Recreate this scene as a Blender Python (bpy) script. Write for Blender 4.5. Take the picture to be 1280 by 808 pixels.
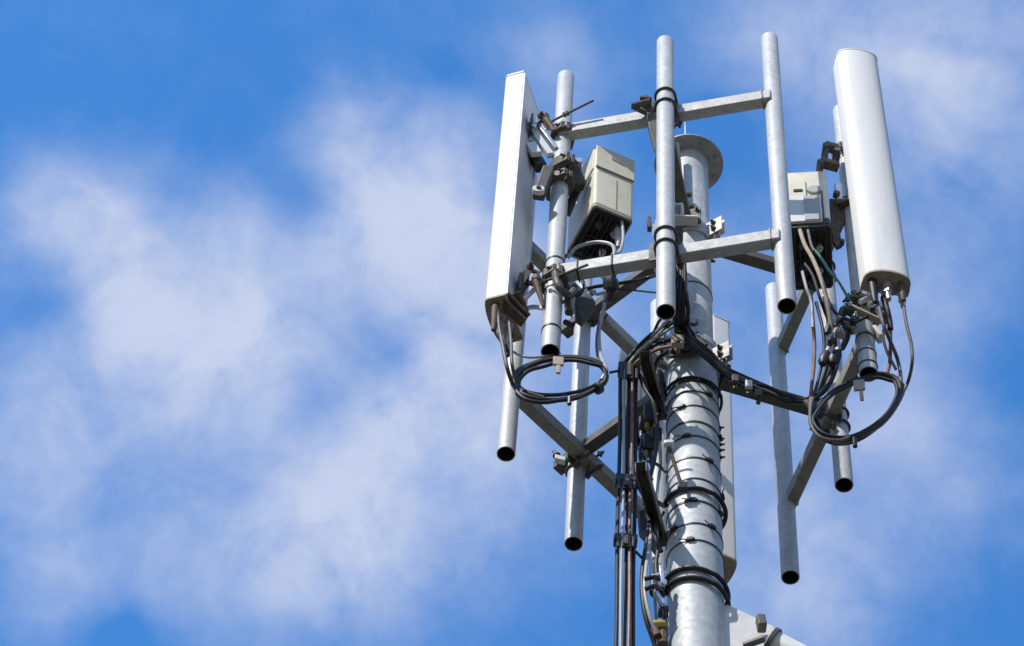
import bpy, math, random
from mathutils import Vector, Matrix, noise
R = math.radians
random.seed(7)
for o in list(bpy.data.objects): bpy.data.objects.remove(o, do_unlink=True)
S = bpy.context.scene
COL = S.collection

# ------------------------------------------------------------------ camera
TH, RHO, F = 0.9956443928578892, 0.07733783042886538, 3714.2570115937006   # pitch, roll, focal length in px of 1280
_c, _s = math.cos(RHO), math.sin(RHO)
FWD = Vector((0, math.cos(TH), math.sin(TH))); U0 = Vector((0, -math.sin(TH), math.cos(TH))); R0 = Vector((1, 0, 0))
RIGHT = R0 * _c + U0 * _s; UP = R0 * (-_s) + U0 * _c
cam = bpy.data.cameras.new('camera'); camo = bpy.data.objects.new('camera', cam); COL.objects.link(camo)
m3 = Matrix((RIGHT, UP, -FWD)).transposed()
camo.matrix_world = m3.to_4x4()
cam.sensor_width = 36; cam.sensor_fit = 'HORIZONTAL'; cam.lens = 36 * F / 1280
cam.clip_start = .1; cam.clip_end = 5000
S.camera = camo

def ray(px, py):
    return (FWD + RIGHT * ((px - 640) / F) - UP * ((py - 404) / F))
def atz(px, py, z):
    r = ray(px, py); return r * (z / r.z)
def aty(px, py, Y):
    r = ray(px, py); return r * (Y / r.y)

# ------------------------------------------------------------------ light
SUN_EL, SUN_AZ = R(45), R(180 + 43.5)          # azimuth clockwise from +Y
sdir = Vector((math.sin(SUN_AZ) * math.cos(SUN_EL), math.cos(SUN_AZ) * math.cos(SUN_EL), math.sin(SUN_EL)))
sun = bpy.data.lights.new('sun', 'SUN'); sun.energy = 4.3; sun.angle = R(.53); sun.color = (1, .94, .86)
suno = bpy.data.objects.new('sun', sun); COL.objects.link(suno)
suno.rotation_euler = sdir.to_track_quat('Z', 'Y').to_euler(); suno.location = (-30, -30, 60)
S.view_settings.view_transform = 'Standard'; S.view_settings.look = 'None'
S.view_settings.exposure = 0.0; S.view_settings.gamma = 1; S.view_settings.use_curve_mapping = False

W = bpy.data.worlds.new('World'); S.world = W; W.use_nodes = True
def build_world():
    nt = W.node_tree; N = nt.nodes; L = nt.links; N.clear()
    out = N.new('ShaderNodeOutputWorld'); bg = N.new('ShaderNodeBackground'); bg.inputs[1].default_value = .1
    L.new(bg.outputs[0], out.inputs[0])
    sky = N.new('ShaderNodeTexSky'); sky.sky_type = 'NISHITA'; sky.sun_disc = False
    sky.sun_elevation = SUN_EL; sky.sun_rotation = SUN_AZ; sky.altitude = 0; sky.air_density = 1.0; sky.dust_density = .6; sky.ozone_density = 2.0
    def mth(op, a, b=None, c=None, clamp=False):
        n = N.new('ShaderNodeMath'); n.operation = op; n.use_clamp = clamp
        for i, v in enumerate((a, b, c)):
            if v is None: continue
            if isinstance(v, (int, float)): n.inputs[i].default_value = v
            else: L.new(v, n.inputs[i])
        return n.outputs[0]
    tint = N.new('ShaderNodeMix'); tint.data_type = 'RGBA'; tint.blend_type = 'MULTIPLY'; tint.inputs[0].default_value = 1
    tc = N.new('ShaderNodeTexCoord'); d = tc.outputs['Generated']
    # clean deep blue high up, pale hazy sky towards the horizon
    sx = N.new('ShaderNodeSeparateXYZ'); L.new(d, sx.inputs[0])
    el = N.new('ShaderNodeMapRange'); el.interpolation_type = 'SMOOTHSTEP'; el.inputs['From Min'].default_value = .35; el.inputs['From Max'].default_value = .74; L.new(sx.outputs[2], el.inputs[0])
    tm = N.new('ShaderNodeMix'); tm.data_type = 'RGBA'; L.new(el.outputs[0], tm.inputs[0]); tm.inputs[6].default_value = (.80, .72, .66, 1); tm.inputs[7].default_value = SKYTINT + (1,)
    L.new(sky.outputs[0], tint.inputs[6]); L.new(tm.outputs[2], tint.inputs[7])
    # warped direction
    nz = N.new('ShaderNodeTexNoise'); nz.inputs['Scale'].default_value = 14; nz.inputs['Detail'].default_value = 6; nz.inputs['Roughness'].default_value = .55
    L.new(d, nz.inputs['Vector'])
    sub = N.new('ShaderNodeVectorMath'); sub.operation = 'SUBTRACT'; L.new(nz.outputs['Color'], sub.inputs[0]); sub.inputs[1].default_value = (.5, .5, .5)
    sc = N.new('ShaderNodeVectorMath'); sc.operation = 'SCALE'; L.new(sub.outputs[0], sc.inputs[0]); sc.inputs['Scale'].default_value = .042
    ad = N.new('ShaderNodeVectorMath'); ad.operation = 'ADD'; L.new(d, ad.inputs[0]); L.new(sc.outputs[0], ad.inputs[1])
    dw = ad.outputs[0]
    total = None
    for (px, py, r, amp) in BLOBS:
        c = ray(px, py).normalized()
        v = N.new('ShaderNodeVectorMath'); v.operation = 'DISTANCE'; L.new(dw, v.inputs[0]); v.inputs[1].default_value = c
        q = mth('DIVIDE', v.outputs['Value'], r / F)
        q = mth('MULTIPLY', q, q); q = mth('MULTIPLY', q, -1); e = mth('EXPONENT', q)
        total = mth('MULTIPLY_ADD', e, amp, total if total is not None else 0.0)
    n2 = N.new('ShaderNodeTexNoise'); n2.inputs['Scale'].default_value = 30; n2.inputs['Detail'].default_value = 12; n2.inputs['Roughness'].default_value = .57; n2.inputs['Distortion'].default_value = .4
    L.new(d, n2.inputs['Vector'])
    n3 = N.new('ShaderNodeTexNoise'); n3.inputs['Scale'].default_value = 7; n3.inputs['Detail'].default_value = 3
    L.new(d, n3.inputs['Vector'])
    k = mth('MULTIPLY_ADD', n2.outputs[0], 2.3, -1.15)
    n5 = N.new('ShaderNodeTexNoise'); n5.inputs['Scale'].default_value = 110; n5.inputs['Detail'].default_value = 8; n5.inputs['Roughness'].default_value = .55; n5.inputs['Distortion'].default_value = .3
    L.new(dw, n5.inputs['Vector'])
    k = mth('ADD', k, mth('MULTIPLY_ADD', n5.outputs[0], .6, -.3))
    # noise matters only where there is cloud already, plus clouds elsewhere in the sky
    w = mth('ADD', mth('MULTIPLY', total, .8, None, True), .10)
    dens = mth('MULTIPLY_ADD', k, w, total)
    # away from the part of the sky seen here: same scattered cloud
    c0 = ray(640, 404).normalized()
    v0 = N.new('ShaderNodeVectorMath'); v0.operation = 'DISTANCE'; L.new(d, v0.inputs[0]); v0.inputs[1].default_value = c0
    far = mth('MULTIPLY_ADD', v0.outputs['Value'], 6, -1.3, True)
    other = mth('MULTIPLY_ADD', n3.outputs[0], 3.5, -1.5, True)
    dens = mth('MULTIPLY_ADD', mth('MULTIPLY', far, other), .8, dens)
    dpos = mth('MAXIMUM', dens, 0.0)
    fac = mth('MULTIPLY_ADD', mth('EXPONENT', mth('MULTIPLY', dpos, -1.25)), -1.0, 1.0)
    # thin cloud is bluer than thick cloud, and thick cloud has paler and greyer folds
    n4 = N.new('ShaderNodeTexNoise'); n4.inputs['Scale'].default_value = 18; n4.inputs['Detail'].default_value = 6
    L.new(dw, n4.inputs['Vector'])
    fold = mth('MULTIPLY_ADD', n4.outputs[0], .9, -.35)
    cc = N.new('ShaderNodeMix'); cc.data_type = 'RGBA'; L.new(mth('ADD', mth('MULTIPLY', dpos, .75), fold, None, True), cc.inputs[0])
    cc.inputs[6].default_value = (3.9, 5.1, 8.2, 1); cc.inputs[7].default_value = (6.6, 7.15, 8.8, 1)
    mx = N.new('ShaderNodeMix'); mx.data_type = 'RGBA'
    L.new(fac, mx.inputs[0]); L.new(tint.outputs[2], mx.inputs[6]); L.new(cc.outputs[2], mx.inputs[7])
    L.new(mx.outputs[2], bg.inputs[0])
SKYTINT = (.82, 1.98, 2.92)
# cloud masses: direction (as seen from the foot of the tower), angular radius, thickness
BLOBS = [(150, 345, 105, .95), (230, 430, 120, .8), (85, 260, 65, .6), (60, 300, 60, .3), (490, 270, 90, 1.25), (570, 340, 90, .75), (440, 150, 45, .6), (440, 210, 60, .5),
         (560, 180, 60, .35), (360, 350, 70, .45), (290, 290, 60, .4), (340, 440, 100, .6), (560, 510, 100, 1.0), (470, 560, 70, .7), (390, 640, 90, .85), (360, 720, 80, .6), (480, 700, 110, .5),
         (40, 560, 100, .65), (60, 720, 80, .5), (640, 330, 90, .4), (640, 600, 80, .5), (720, 420, 90, .4), (600, 700, 100, .18), (260, 640, 160, .15), (850, 480, 200, .15), (1150, 420, 200, .18), (640, 60, 200, .04),
         (50, 410, 45, -.3), (260, 560, 60, -.10), (170, 780, 50, -.25), (200, 640, 90, .2), (240, 700, 90, .2), (385, 490, 35, -.35), (490, 455, 38, -.45), (400, 225, 45, -.3), (560, 120, 40, -.2), (200, 290, 35, -.3), (470,610,30,-.2),
         (1120, 30, 150, .6), (960, 50, 100, .4), (1240, 110, 130, .5), (1180, 200, 60, .3), (1110, 350, 90, .35), (1120, 520, 110, .45), (1180, 640, 80, .25),
         (930, 600, 110, .55), (990, 760, 100, .6), (1080, 700, 60, .25), (720, 110, 60, .3), (700, 60, 60, .2), (900, 330, 60, .2), (1230, 480, 90, -.25), (900, 180, 60, -.2)]
build_world()

# ------------------------------------------------------------------ materials
def mat(name, col, rough=.5, metal=0.0, noise_amt=.12, noise_scale=18, bump=.0, bump_scale=200, streak=None, spec=None, dirt=None, stretch=1.0):
    m = bpy.data.materials.new(name); m.use_nodes = True; nt = m.node_tree; N = nt.nodes; L = nt.links
    b = N['Principled BSDF']; b.inputs['Roughness'].default_value = rough; b.inputs['Metallic'].default_value = metal
    if spec is not None: b.inputs['Specular IOR Level'].default_value = spec
    tc = N.new('ShaderNodeTexCoord'); mp = N.new('ShaderNodeMapping'); L.new(tc.outputs['Object'], mp.inputs[0])
    mp.inputs['Scale'].default_value = (1, 1, stretch)
    nz = N.new('ShaderNodeTexNoise'); nz.inputs['Scale'].default_value = noise_scale; nz.inputs['Detail'].default_value = 6; nz.inputs['Roughness'].default_value = .6
    L.new(mp.outputs[0], nz.inputs['Vector'])
    rp = N.new('ShaderNodeValToRGB'); rp.color_ramp.elements[0].position = .3; rp.color_ramp.elements[1].position = .7
    lo = tuple(c * (1 - noise_amt) for c in col) + (1,); hi = tuple(min(1, c * (1 + noise_amt)) for c in col) + (1,)
    rp.color_ramp.elements[0].color = lo; rp.color_ramp.elements[1].color = hi
    L.new(nz.outputs[0], rp.inputs[0]); cur = rp.outputs[0]
    if dirt:
        dc, amt, sc_ = dirt
        n2 = N.new('ShaderNodeTexNoise'); n2.inputs['Scale'].default_value = sc_; n2.inputs['Detail'].default_value = 8; n2.inputs['Roughness'].default_value = .7
        L.new(mp.outputs[0], n2.inputs['Vector'])
        r2 = N.new('ShaderNodeValToRGB'); r2.color_ramp.elements[0].position = .52; r2.color_ramp.elements[1].position = .75
        r2.color_ramp.elements[1].color = (amt,) * 3 + (1,)
        L.new(n2.outputs[0], r2.inputs[0])
        mx = N.new('ShaderNodeMix'); mx.data_type = 'RGBA'; L.new(r2.outputs[0], mx.inputs[0]); L.new(cur, mx.inputs[6]); mx.inputs[7].default_value = dc + (1,)
        cur = mx.outputs[2]
    if streak:      # galvanising crystals: small cells of slightly different grey
        vo = N.new('ShaderNodeTexVoronoi'); vo.inputs['Scale'].default_value = streak[0]
        L.new(tc.outputs['Object'], vo.inputs['Vector'])
        sp = N.new('ShaderNodeSeparateColor'); L.new(vo.outputs['Color'], sp.inputs[0])
        mr = N.new('ShaderNodeMapRange'); mr.inputs['To Min'].default_value = 1 - streak[1]; mr.inputs['To Max'].default_value = 1 + streak[1] * .5
        L.new(sp.outputs[0], mr.inputs[0])
        mm = N.new('ShaderNodeMix'); mm.data_type = 'RGBA'; mm.blend_type = 'MULTIPLY'; mm.inputs[0].default_value = 1
        L.new(cur, mm.inputs[6]); cb = N.new('ShaderNodeCombineColor')
        for i in range(3): L.new(mr.outputs[0], cb.inputs[i])
        L.new(cb.outputs[0], mm.inputs[7]); cur = mm.outputs[2]
        rr = N.new('ShaderNodeMapRange'); rr.inputs['To Min'].default_value = rough - .1; rr.inputs['To Max'].default_value = rough + .1
        L.new(sp.outputs[1], rr.inputs[0]); L.new(rr.outputs[0], b.inputs['Roughness'])
    L.new(cur, b.inputs['Base Color'])
    if bump:
        bn = N.new('ShaderNodeTexNoise'); bn.inputs['Scale'].default_value = bump_scale; bn.inputs['Detail'].default_value = 4
        L.new(tc.outputs['Object'], bn.inputs['Vector'])
        bp = N.new('ShaderNodeBump'); bp.inputs['Strength'].default_value = bump; bp.inputs['Distance'].default_value = .002
        L.new(bn.outputs[0], bp.inputs['Height']); L.new(bp.outputs[0], b.inputs['Normal'])
    return m
M = dict(
    pipe=mat('galvanized_pipe', (.53, .54, .54), .55, .12, .10, 9, .25, 60, (55, .10), dirt=((.36, .36, .35), .55, 14), stretch=.35),
    mast=mat('galvanized_mast', (.50, .53, .54), .58, .1, .12, 7, .3, 40, (38, .12), dirt=((.30, .30, .29), .8, 13), stretch=.2),
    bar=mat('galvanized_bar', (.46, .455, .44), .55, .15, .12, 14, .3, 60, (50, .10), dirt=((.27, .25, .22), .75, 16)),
    flange=mat('grey_flange', (.33, .34, .33), .6, .1, .15, 20, .3, 60, (50, .12), dirt=((.17, .16, .14), .7, 18)),
    bar_dark=mat('weathered_shaded_galvanized_bar', (.30, .285, .25), .6, .1, .18, 14, .3, 60, (50, .12), dirt=((.15, .135, .11), .75, 16)),  # same steel as bar, darker: weathering plus the rear frame's shade in the colour
    arm=mat('weathered_steel_arm', (.11, .10, .085), .6, .15, .2, 16, .3, 60, (45, .12), dirt=((.10, .09, .075), .8, 14)),
    dark=mat('dark_steel', (.09, .085, .075), .55, .3, .3, 40, .3, 120),
    strap=mat('black_strap', (.03, .032, .036), .45, .1, .2, 30),
    fitting=mat('bright_zinc', (.62, .63, .63), .32, .7, .12, 60, .2, 150),
    rust=mat('rusty_steel', (.115, .078, .055), .7, .2, .45, 60, .4, 200, dirt=((.26, .23, .20), .8, 40)),
    bore=mat('pipe_bore', (.02, .02, .02), .8, 0, .3, 20),
    radome=mat('white_radome', (.80, .79, .77), .6, 0, .03, 7, .08, 60, dirt=((.60, .585, .54), .55, 11), stretch=.12),
    radback=mat('grey_radome_back', (.80, .80, .79), .45, 0, .05, 6, dirt=((.40, .41, .42), .4, 9)),
    capw=mat('white_cap_edge', (.66, .66, .64), .5, 0, .06, 30),
    captan=mat('tan_end_cap', (.36, .29, .22), .7, 0, .2, 30, .3, 150, dirt=((.18, .12, .08), .8, 35)),
    cream=mat('cream_housing', (.74, .70, .555), .5, 0, .05, 12, .15, 250, dirt=((.36, .33, .26), .45, 25)),
    creamd=mat('cream_seam', (.33, .31, .25), .6, 0, .1, 30),
    rgrey=mat('grey_housing', (.42, .43, .42), .5, 0, .05, 12, .15, 250),
    under=mat('dark_underside', (.045, .043, .04), .6, .1, .4, 40, .4, 120, dirt=((.12, .10, .08), .7, 50)),
    rubber=mat('black_rubber', (.011, .0105, .010), .52, 0, .3, 50, .2, 150, dirt=((.05, .042, .038), .3, 40)),
    cablegrey=mat('sun_bleached_cable', (.11, .09, .08), .5, 0, .35, 60, .2, 150, dirt=((.36, .29, .25), .7, 35)),
    cablelight=mat('pale_grey_cable', (.42, .42, .43), .45, 0, .15, 50),
    rustcable=mat('brown_cable', (.20, .10, .06), .5, 0, .35, 30, .2, 150, dirt=((.36, .27, .22), .8, 25)),
    green=mat('green_cable', (.03, .22, .15), .4, 0, .15, 30),
    tag=mat('tan_tag', (.42, .34, .26), .7, 0, .2, 30),
    white=mat('white_plastic', (.75, .74, .72), .45, 0, .05, 30),
    yellow=mat('yellow_fitting', (.50, .38, .10), .5, 0, .15, 40),
    plate=mat('pale_zinc_plate', (.70, .68, .65), .55, .1, .08, 25, .2, 80, dirt=((.50, .46, .40), .5, 20)),
    red=mat('red_stripe', (.35, .05, .05), .5, 0, .1, 30),
    groundm=mat('concrete_ground', (.09, .085, .065), .9, 0, .3, .6, .3, 3, dirt=((.08, .085, .05), .6, .2)),
)

# ------------------------------------------------------------------ mesh helpers
class MB:
    def __init__(s): s.v = []; s.f = []; s.mi = []; s.cur = 0
    def add(s, vs, fs):
        o = len(s.v); s.v += [tuple(v) for v in vs]; s.f += [tuple(i + o for i in f) for f in fs]; s.mi += [s.cur] * len(fs); return s
    def box(s, c, ax, ay, az, sx, sy, sz):
        c = Vector(c); vs = []
        for i in (-1, 1):
            for j in (-1, 1):
                for k in (-1, 1): vs.append(c + ax * (i * sx / 2) + ay * (j * sy / 2) + az * (k * sz / 2))
        return s.add(vs, [(0, 1, 3, 2), (4, 6, 7, 5), (0, 4, 5, 1), (2, 3, 7, 6), (0, 2, 6, 4), (1, 5, 7, 3)])
    def beam(s, a, b, side, w, h):            # box beam from a to b; side = horizontal side vector, w across side, h the other way
        a = Vector(a); b = Vector(b); t = (b - a).normalized(); u = t.cross(side).normalized(); sd = u.cross(t).normalized()
        return s.box((a + b) / 2, t, sd, u, (b - a).length, w, h)
    def prism(s, pts, n):                      # pts: list of 3-D points of a flat outline, n: extrusion vector
        k = len(pts); n = Vector(n); vs = [Vector(p) for p in pts] + [Vector(p) + n for p in pts]
        fs = [tuple(range(k - 1, -1, -1)), tuple(range(k, 2 * k))] + [(i, (i + 1) % k, k + (i + 1) % k, k + i) for i in range(k)]
        return s.add(vs, fs)
    def tube(s, path, r, seg=12, cap=True, closed=False, ell=None):
        path = [Vector(p) for p in path]; n = len(path)
        rs = r if isinstance(r, (list, tuple)) else [r] * n
        prev = None; rings = []
        for i, p in enumerate(path):
            if closed: t = path[(i + 1) % n] - path[i - 1]
            else: t = path[min(i + 1, n - 1)] - path[max(i - 1, 0)]
            if t.length < 1e-9: t = Vector((0, 0, 1))
            t.normalize()
            if prev is None:
                a = Vector((0, 0, 1)) if abs(t.z) < .9 else Vector((1, 0, 0))
                x = a.cross(t).normalized()
            else: x = (prev - t * prev.dot(t)).normalized()
            prev = x; y = t.cross(x)
            rings.append([p + (x * math.cos(q) + y * math.sin(q)) * rs[i] for q in [2 * math.pi * j / seg for j in range(seg)]])
        vs = [v for rg in rings for v in rg]; fs = []
        m = n if closed else n - 1
        for i in range(m):
            a, b = i * seg, ((i + 1) % n) * seg
            for j in range(seg): fs.append((a + j, a + (j + 1) % seg, b + (j + 1) % seg, b + j))
        if cap and not closed:
            fs.append(tuple(range(seg - 1, -1, -1))); fs.append(tuple((n - 1) * seg + j for j in range(seg)))
        return s.add(vs, fs)
    def lathe(s, c, prof, axis=Vector((0, 0, 1)), seg=48, closed=False):   # prof: (radius, height) list
        c = Vector(c); axis = Vector(axis).normalized(); a = Vector((1, 0, 0)) if abs(axis.x) < .9 else Vector((0, 1, 0))
        x = axis.cross(a).normalized(); y = axis.cross(x); vs = []
        for (r, h) in prof:
            for j in range(seg):
                q = 2 * math.pi * j / seg; vs.append(c + axis * h + (x * math.cos(q) + y * math.sin(q)) * r)
        fs = []; k = len(prof)
        for i in range(k if closed else k - 1):
            i2 = (i + 1) % k
            for j in range(seg): fs.append((i * seg + j, i * seg + (j + 1) % seg, i2 * seg + (j + 1) % seg, i2 * seg + j))
        return s.add(vs, fs)
    def hexbolt(s, c, ax, r=.012, h=.012):
        c = Vector(c); ax = Vector(ax).normalized()
        s.tube([c, c + ax * h], r, 6); s.tube([c - ax * .004, c], r * 1.35, 14)
        return s.tube([c + ax * h, c + ax * (h + .012)], r * .55, 10)
    def build(s, name, m, parent=None, bevel=0, ang=35, label=None):
        me = bpy.data.meshes.new(name); me.from_pydata(s.v, [], s.f)
        ms = m if isinstance(m, (list, tuple)) else [m]
        for q in ms: me.materials.append(M[q])
        me.polygons.foreach_set('material_index', s.mi)
        import bmesh
        bm = bmesh.new(); bm.from_mesh(me); bmesh.ops.recalc_face_normals(bm, faces=bm.faces[:]); bm.to_mesh(me); bm.free()
        for p in me.polygons: p.use_smooth = True
        me.set_sharp_from_angle(angle=R(ang)); me.update()
        o = bpy.data.objects.new(name, me); COL.objects.link(o)
        if parent is not None:
            o.parent = parent; o.matrix_parent_inverse = Matrix.Translation(parent.location).inverted()
        if bevel:
            b = o.modifiers.new('bevel', 'BEVEL'); b.width = bevel; b.segments = 2; b.limit_method = 'ANGLE'; b.angle_limit = R(40); b.harden_normals = False
        if label: o['label'] = label
        return o
def tag(o, label, cat, group=None):
    o['label'] = label; o['category'] = cat
    if group: o['group'] = group
    return o
def thing(name, loc, label, cat, group=None):
    o = bpy.data.objects.new(name, None); o.empty_display_size = .05; o.location = loc; COL.objects.link(o)
    return tag(o, label, cat, group)
def spline(pts, n=10, closed=False):
    P = [Vector(p) for p in pts]; k = len(P); out = []
    for i in range(k if closed else k - 1):
        if closed: a, b, c, d = P[i - 1], P[i], P[(i + 1) % k], P[(i + 2) % k]
        else: a, b, c, d = P[max(i - 1, 0)], P[i], P[i + 1], P[min(i + 2, k - 1)]
        for j in range(n):
            t = j / n
            out.append(.5 * ((2 * b) + (c - a) * t + (2 * a - 5 * b + 4 * c - d) * t * t + (3 * b - a - 3 * c + d) * t ** 3))
    if not closed: out.append(P[-1])
    return out
X_, Y_, Z_ = Vector((1, 0, 0)), Vector((0, 1, 0)), Vector((0, 0, 1))
def ang(a): return Vector((math.cos(R(a)), math.sin(R(a)), 0))

# ------------------------------------------------------------------ layout of the head frame
MX, MY = 0.8195, 7.36
MC = Vector((MX, MY, 0))
Z1, Z2 = 11.014, 12.276            # levels of the lower and upper crossbars
ZT, ZB = 12.87, 10.48              # ends of the mounting pipes
PHI = -16.0; DD, HH = .649, .498
RL, RU = .115, .0985               # mast radii
PR = .041                          # mounting pipe radius
def fpt(face, s, o, z):
    a = PHI + 120 * face; t = ang(a); n = ang(a - 90)
    p = MC + n * (DD + o) + t * s; p.z = z; return p
def ft(face): return ang(PHI + 120 * face)
def fn(face): return ang(PHI + 120 * face - 90)

# ------------------------------------------------------------------ ground
g = MB(); n_ = 24; ext = 1500
g.add([(-ext, -ext, -1.6), (ext, -ext, -1.6), (ext, ext, -1.6), (-ext, ext, -1.6)], [(0, 1, 2, 3)])
go = g.build('ground', 'groundm'); go['kind'] = 'structure'

# ------------------------------------------------------------------ mast
zstep = 11.20
mast = thing('antenna_mast', (MX, MY, -1.6), 'tall round galvanized steel monopole carrying the antenna frames, banded with straps', 'mast')
b = MB(); b.lathe(MC, [(RL + .03, -1.6), (RL + .012, 2.0), (RL, 8.6), (RL, zstep), (RL - .006, zstep + .004), (RU - .002, zstep + .004)], seg=72); b.build('lower_tube', 'mast', mast)
b = MB(); b.lathe(MC, [(RU, zstep - .02), (RU, 12.30), (RU - .002, 12.303), (RU - .002, 12.93), (0.001, 12.93)], seg=72); b.build('upper_tube', 'mast', mast)
b = MB(); b.lathe(MC, [(RL + .001, zstep - .035), (RL + .009, zstep - .032), (RL + .009, zstep + .012), (RU - .002, zstep + .012)], seg=72); b.build('joint_ring', 'mast', mast)
zf = 12.925
b = MB(); b.lathe(MC, [(.085, zf), (.170, zf), (.173, zf + .003), (.173, zf + .012), (.170, zf + .015), (.001, zf + .015)], seg=80)
for k in range(8):
    q = MC + ang(22 + 45 * k) * .143; q.z = zf - .001; b.hexbolt(q, -Z_, .012, .008)
b.build('top_flange', 'flange', mast)
b = MB(); q = Vector((MX - .012, MY + .03, zf + .015)); b.tube([q, q + Z_ * .16], .011, 12); b.tube([q + Z_ * .16, q + Z_ * .40, q + Z_ * .54], [.006, .005, .001], 10); b.tube([q, q + Z_ * .02], .024, 12)
b.build('lightning_rod', 'fitting', mast)
b = MB(); b.lathe(Vector((MX, MY, -1.6)), [(.30, 0), (.30, .03), (.14, .03)], seg=48); b.build('base_flange', 'mast', mast)
def ring_z(py, r=RL):    # height of the ring whose nearest point is seen at row py on the mast
    return aty(866, py, MY - r).z
def strap(py, r=RL, hgt=.009, thick=.004, knobs=(), tilt=0, mname='strap'):
    z = ring_z(py, r); ax = (Z_ + X_ * tilt).normalized(); c = Vector((MX, MY, z))
    b = MB(); b.lathe(c, [(r + .0005, -hgt / 2), (r + thick, -hgt / 2), (r + thick, hgt / 2), (r + .0005, hgt / 2)], ax, 64, closed=True)
    o = b.build('strap', mname, mast)
    for a in knobs:
        d = ang(a); k = MB(); p = c + d * (r + thick + .004); k.box(p, d, d.cross(Z_), Z_, .014, .026, .017); k.tube([p - d.cross(Z_) * .02, p + d.cross(Z_) * .02], .005, 8)
        k.build('buckle', 'strap', o, bevel=.001)
        k = MB(); tt = d.cross(Z_); k.tube(spline([p + tt * .01, p + tt * .03 + d * .004, p + tt * .045 + d * .012 - Z_ * .006], 4), .0028, 6); k.build('strap_tail', 'strap', o)
for (py, kn, h) in [(476, (-50,), .012), (489, (-60,), .007), (507, (-120,), .008), (527, (-20,), .012), (545, (-110,), .009), (572, (-62,), .008), (598, (-15,), .008), (626, (-98, -32), .011), (654, (-60, -140), .008), (675, (-105,), .008)]:
    strap(py, RL, h, .0035, kn)
strap(352, RU, .008, .003)
# small bolts up the right side of the mast
for py in (537, 551, 558, 565, 574):
    b = MB(); p = aty(899, py, MY - .02); d = Vector((1, -.25, 0)).normalized(); q = MC + d * (RL + .002); q.z = p.z; b.hexbolt(q, d, .008, .008)
    b.build('side_bolt', 'strap', mast)

# pole clamps ("collars") with ears, one at each crossbar level
def collar(z, r, label, rot=0):
    t = thing('pole_clamp', (MX, MY, z), label, 'clamp')
    b = MB(); c = Vector((MX, MY, z)); hh = .045
    b.lathe(c, [(r + .0008, -hh), (r + .010, -hh), (r + .010, hh), (r + .0008, hh)], seg=64, closed=True); b.build('clamp_band', 'mast', t)
    for k in range(3):
        a = -38 + 120 * k + rot; d = ang(a); tt = d.cross(Z_)
        for sg in (-1, 1):
            e = MB(); o = c + tt * (.013 * sg) + d * (r + .006)
            # plate with two real slots: built from strips
            Wd, Hh = .085, .058; th = tt * .006
            def q(u, v): return o + d * u + Z_ * v
            def strip(u0, u1, v0, v1): e.prism([q(u0, v0), q(u1, v0), q(u1, v1), q(u0, v1)], th)
            ux0, ux1 = .026, .056
            strip(0, ux0, -Hh, Hh); strip(ux1, Wd, -Hh, Hh); strip(ux0, ux1, -Hh, -.036); strip(ux0, ux1, -.016, .016); strip(ux0, ux1, .036, Hh)
            e.build('ear_plate', 'plate' if z > 11.8 else 'bar', t)
        for v in (-.026, .026):
            f = MB(); p = c + d * (r + .047) + Z_ * v; f.tube([p - tt * .030, p + tt * .034], .007, 10); f.hexbolt(p + tt * .024, tt, .011, .009); f.build('clamp_bolt', 'dark', t)
    return t
zc2 = aty(862, 290, MY - RU).z; zc1 = aty(866, 438, MY - RU).z
collar(Z2 - .10, RU, 'upper steel clamp with pale slotted ears round the mast, level with the upper bars')
collar(Z1 + .06, RL, 'lower steel clamp with pale slotted ears round the mast, level with the lower bars')

# ------------------------------------------------------------------ mounting frames
def pipe(xy, zb, zt, par, r=PR, lean=Vector((0, 0, 0)), capm='pipe'):
    p0 = Vector((xy[0], xy[1], zb)) + lean; p1 = Vector((xy[0], xy[1], zt)); ax = (p1 - p0).normalized(); L_ = (p1 - p0).length
    b = MB(); b.cur = 0
    b.lathe(p0, [(r - .0045, .0), (r, .0), (r, L_ - .012), (r - .004, L_ - .004), (r - .012, L_), (.001, L_ + .001)], ax, 40)
    b.cur = 1
    b.lathe(p0, [(r - .0045, .0), (r - .0045, .5), (.001, .5)], ax, 40)
    return b.build('mounting_pipe', ['pipe', 'bore'], par)
def ubolt(c, n, r, par, out=.05, wire=.006, m='dark'):      # U round a vertical pipe, opening along -n
    c = Vector(c); t = n.cross(Z_); R_ = r + wire
    pts = [c - n * out + t * R_] + [c + (t * math.cos(R(a)) + n * math.sin(R(a))) * R_ for a in range(0, 181, 15)] + [c - n * out - t * R_]
    b = MB(); b.tube(pts, wire, 10)
    for sg in (-1, 1): b.hexbolt(c - n * (out - .016) + t * (R_ * sg), -n, .012, .01)
    return b.build('u_bolt', m, par)
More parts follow.
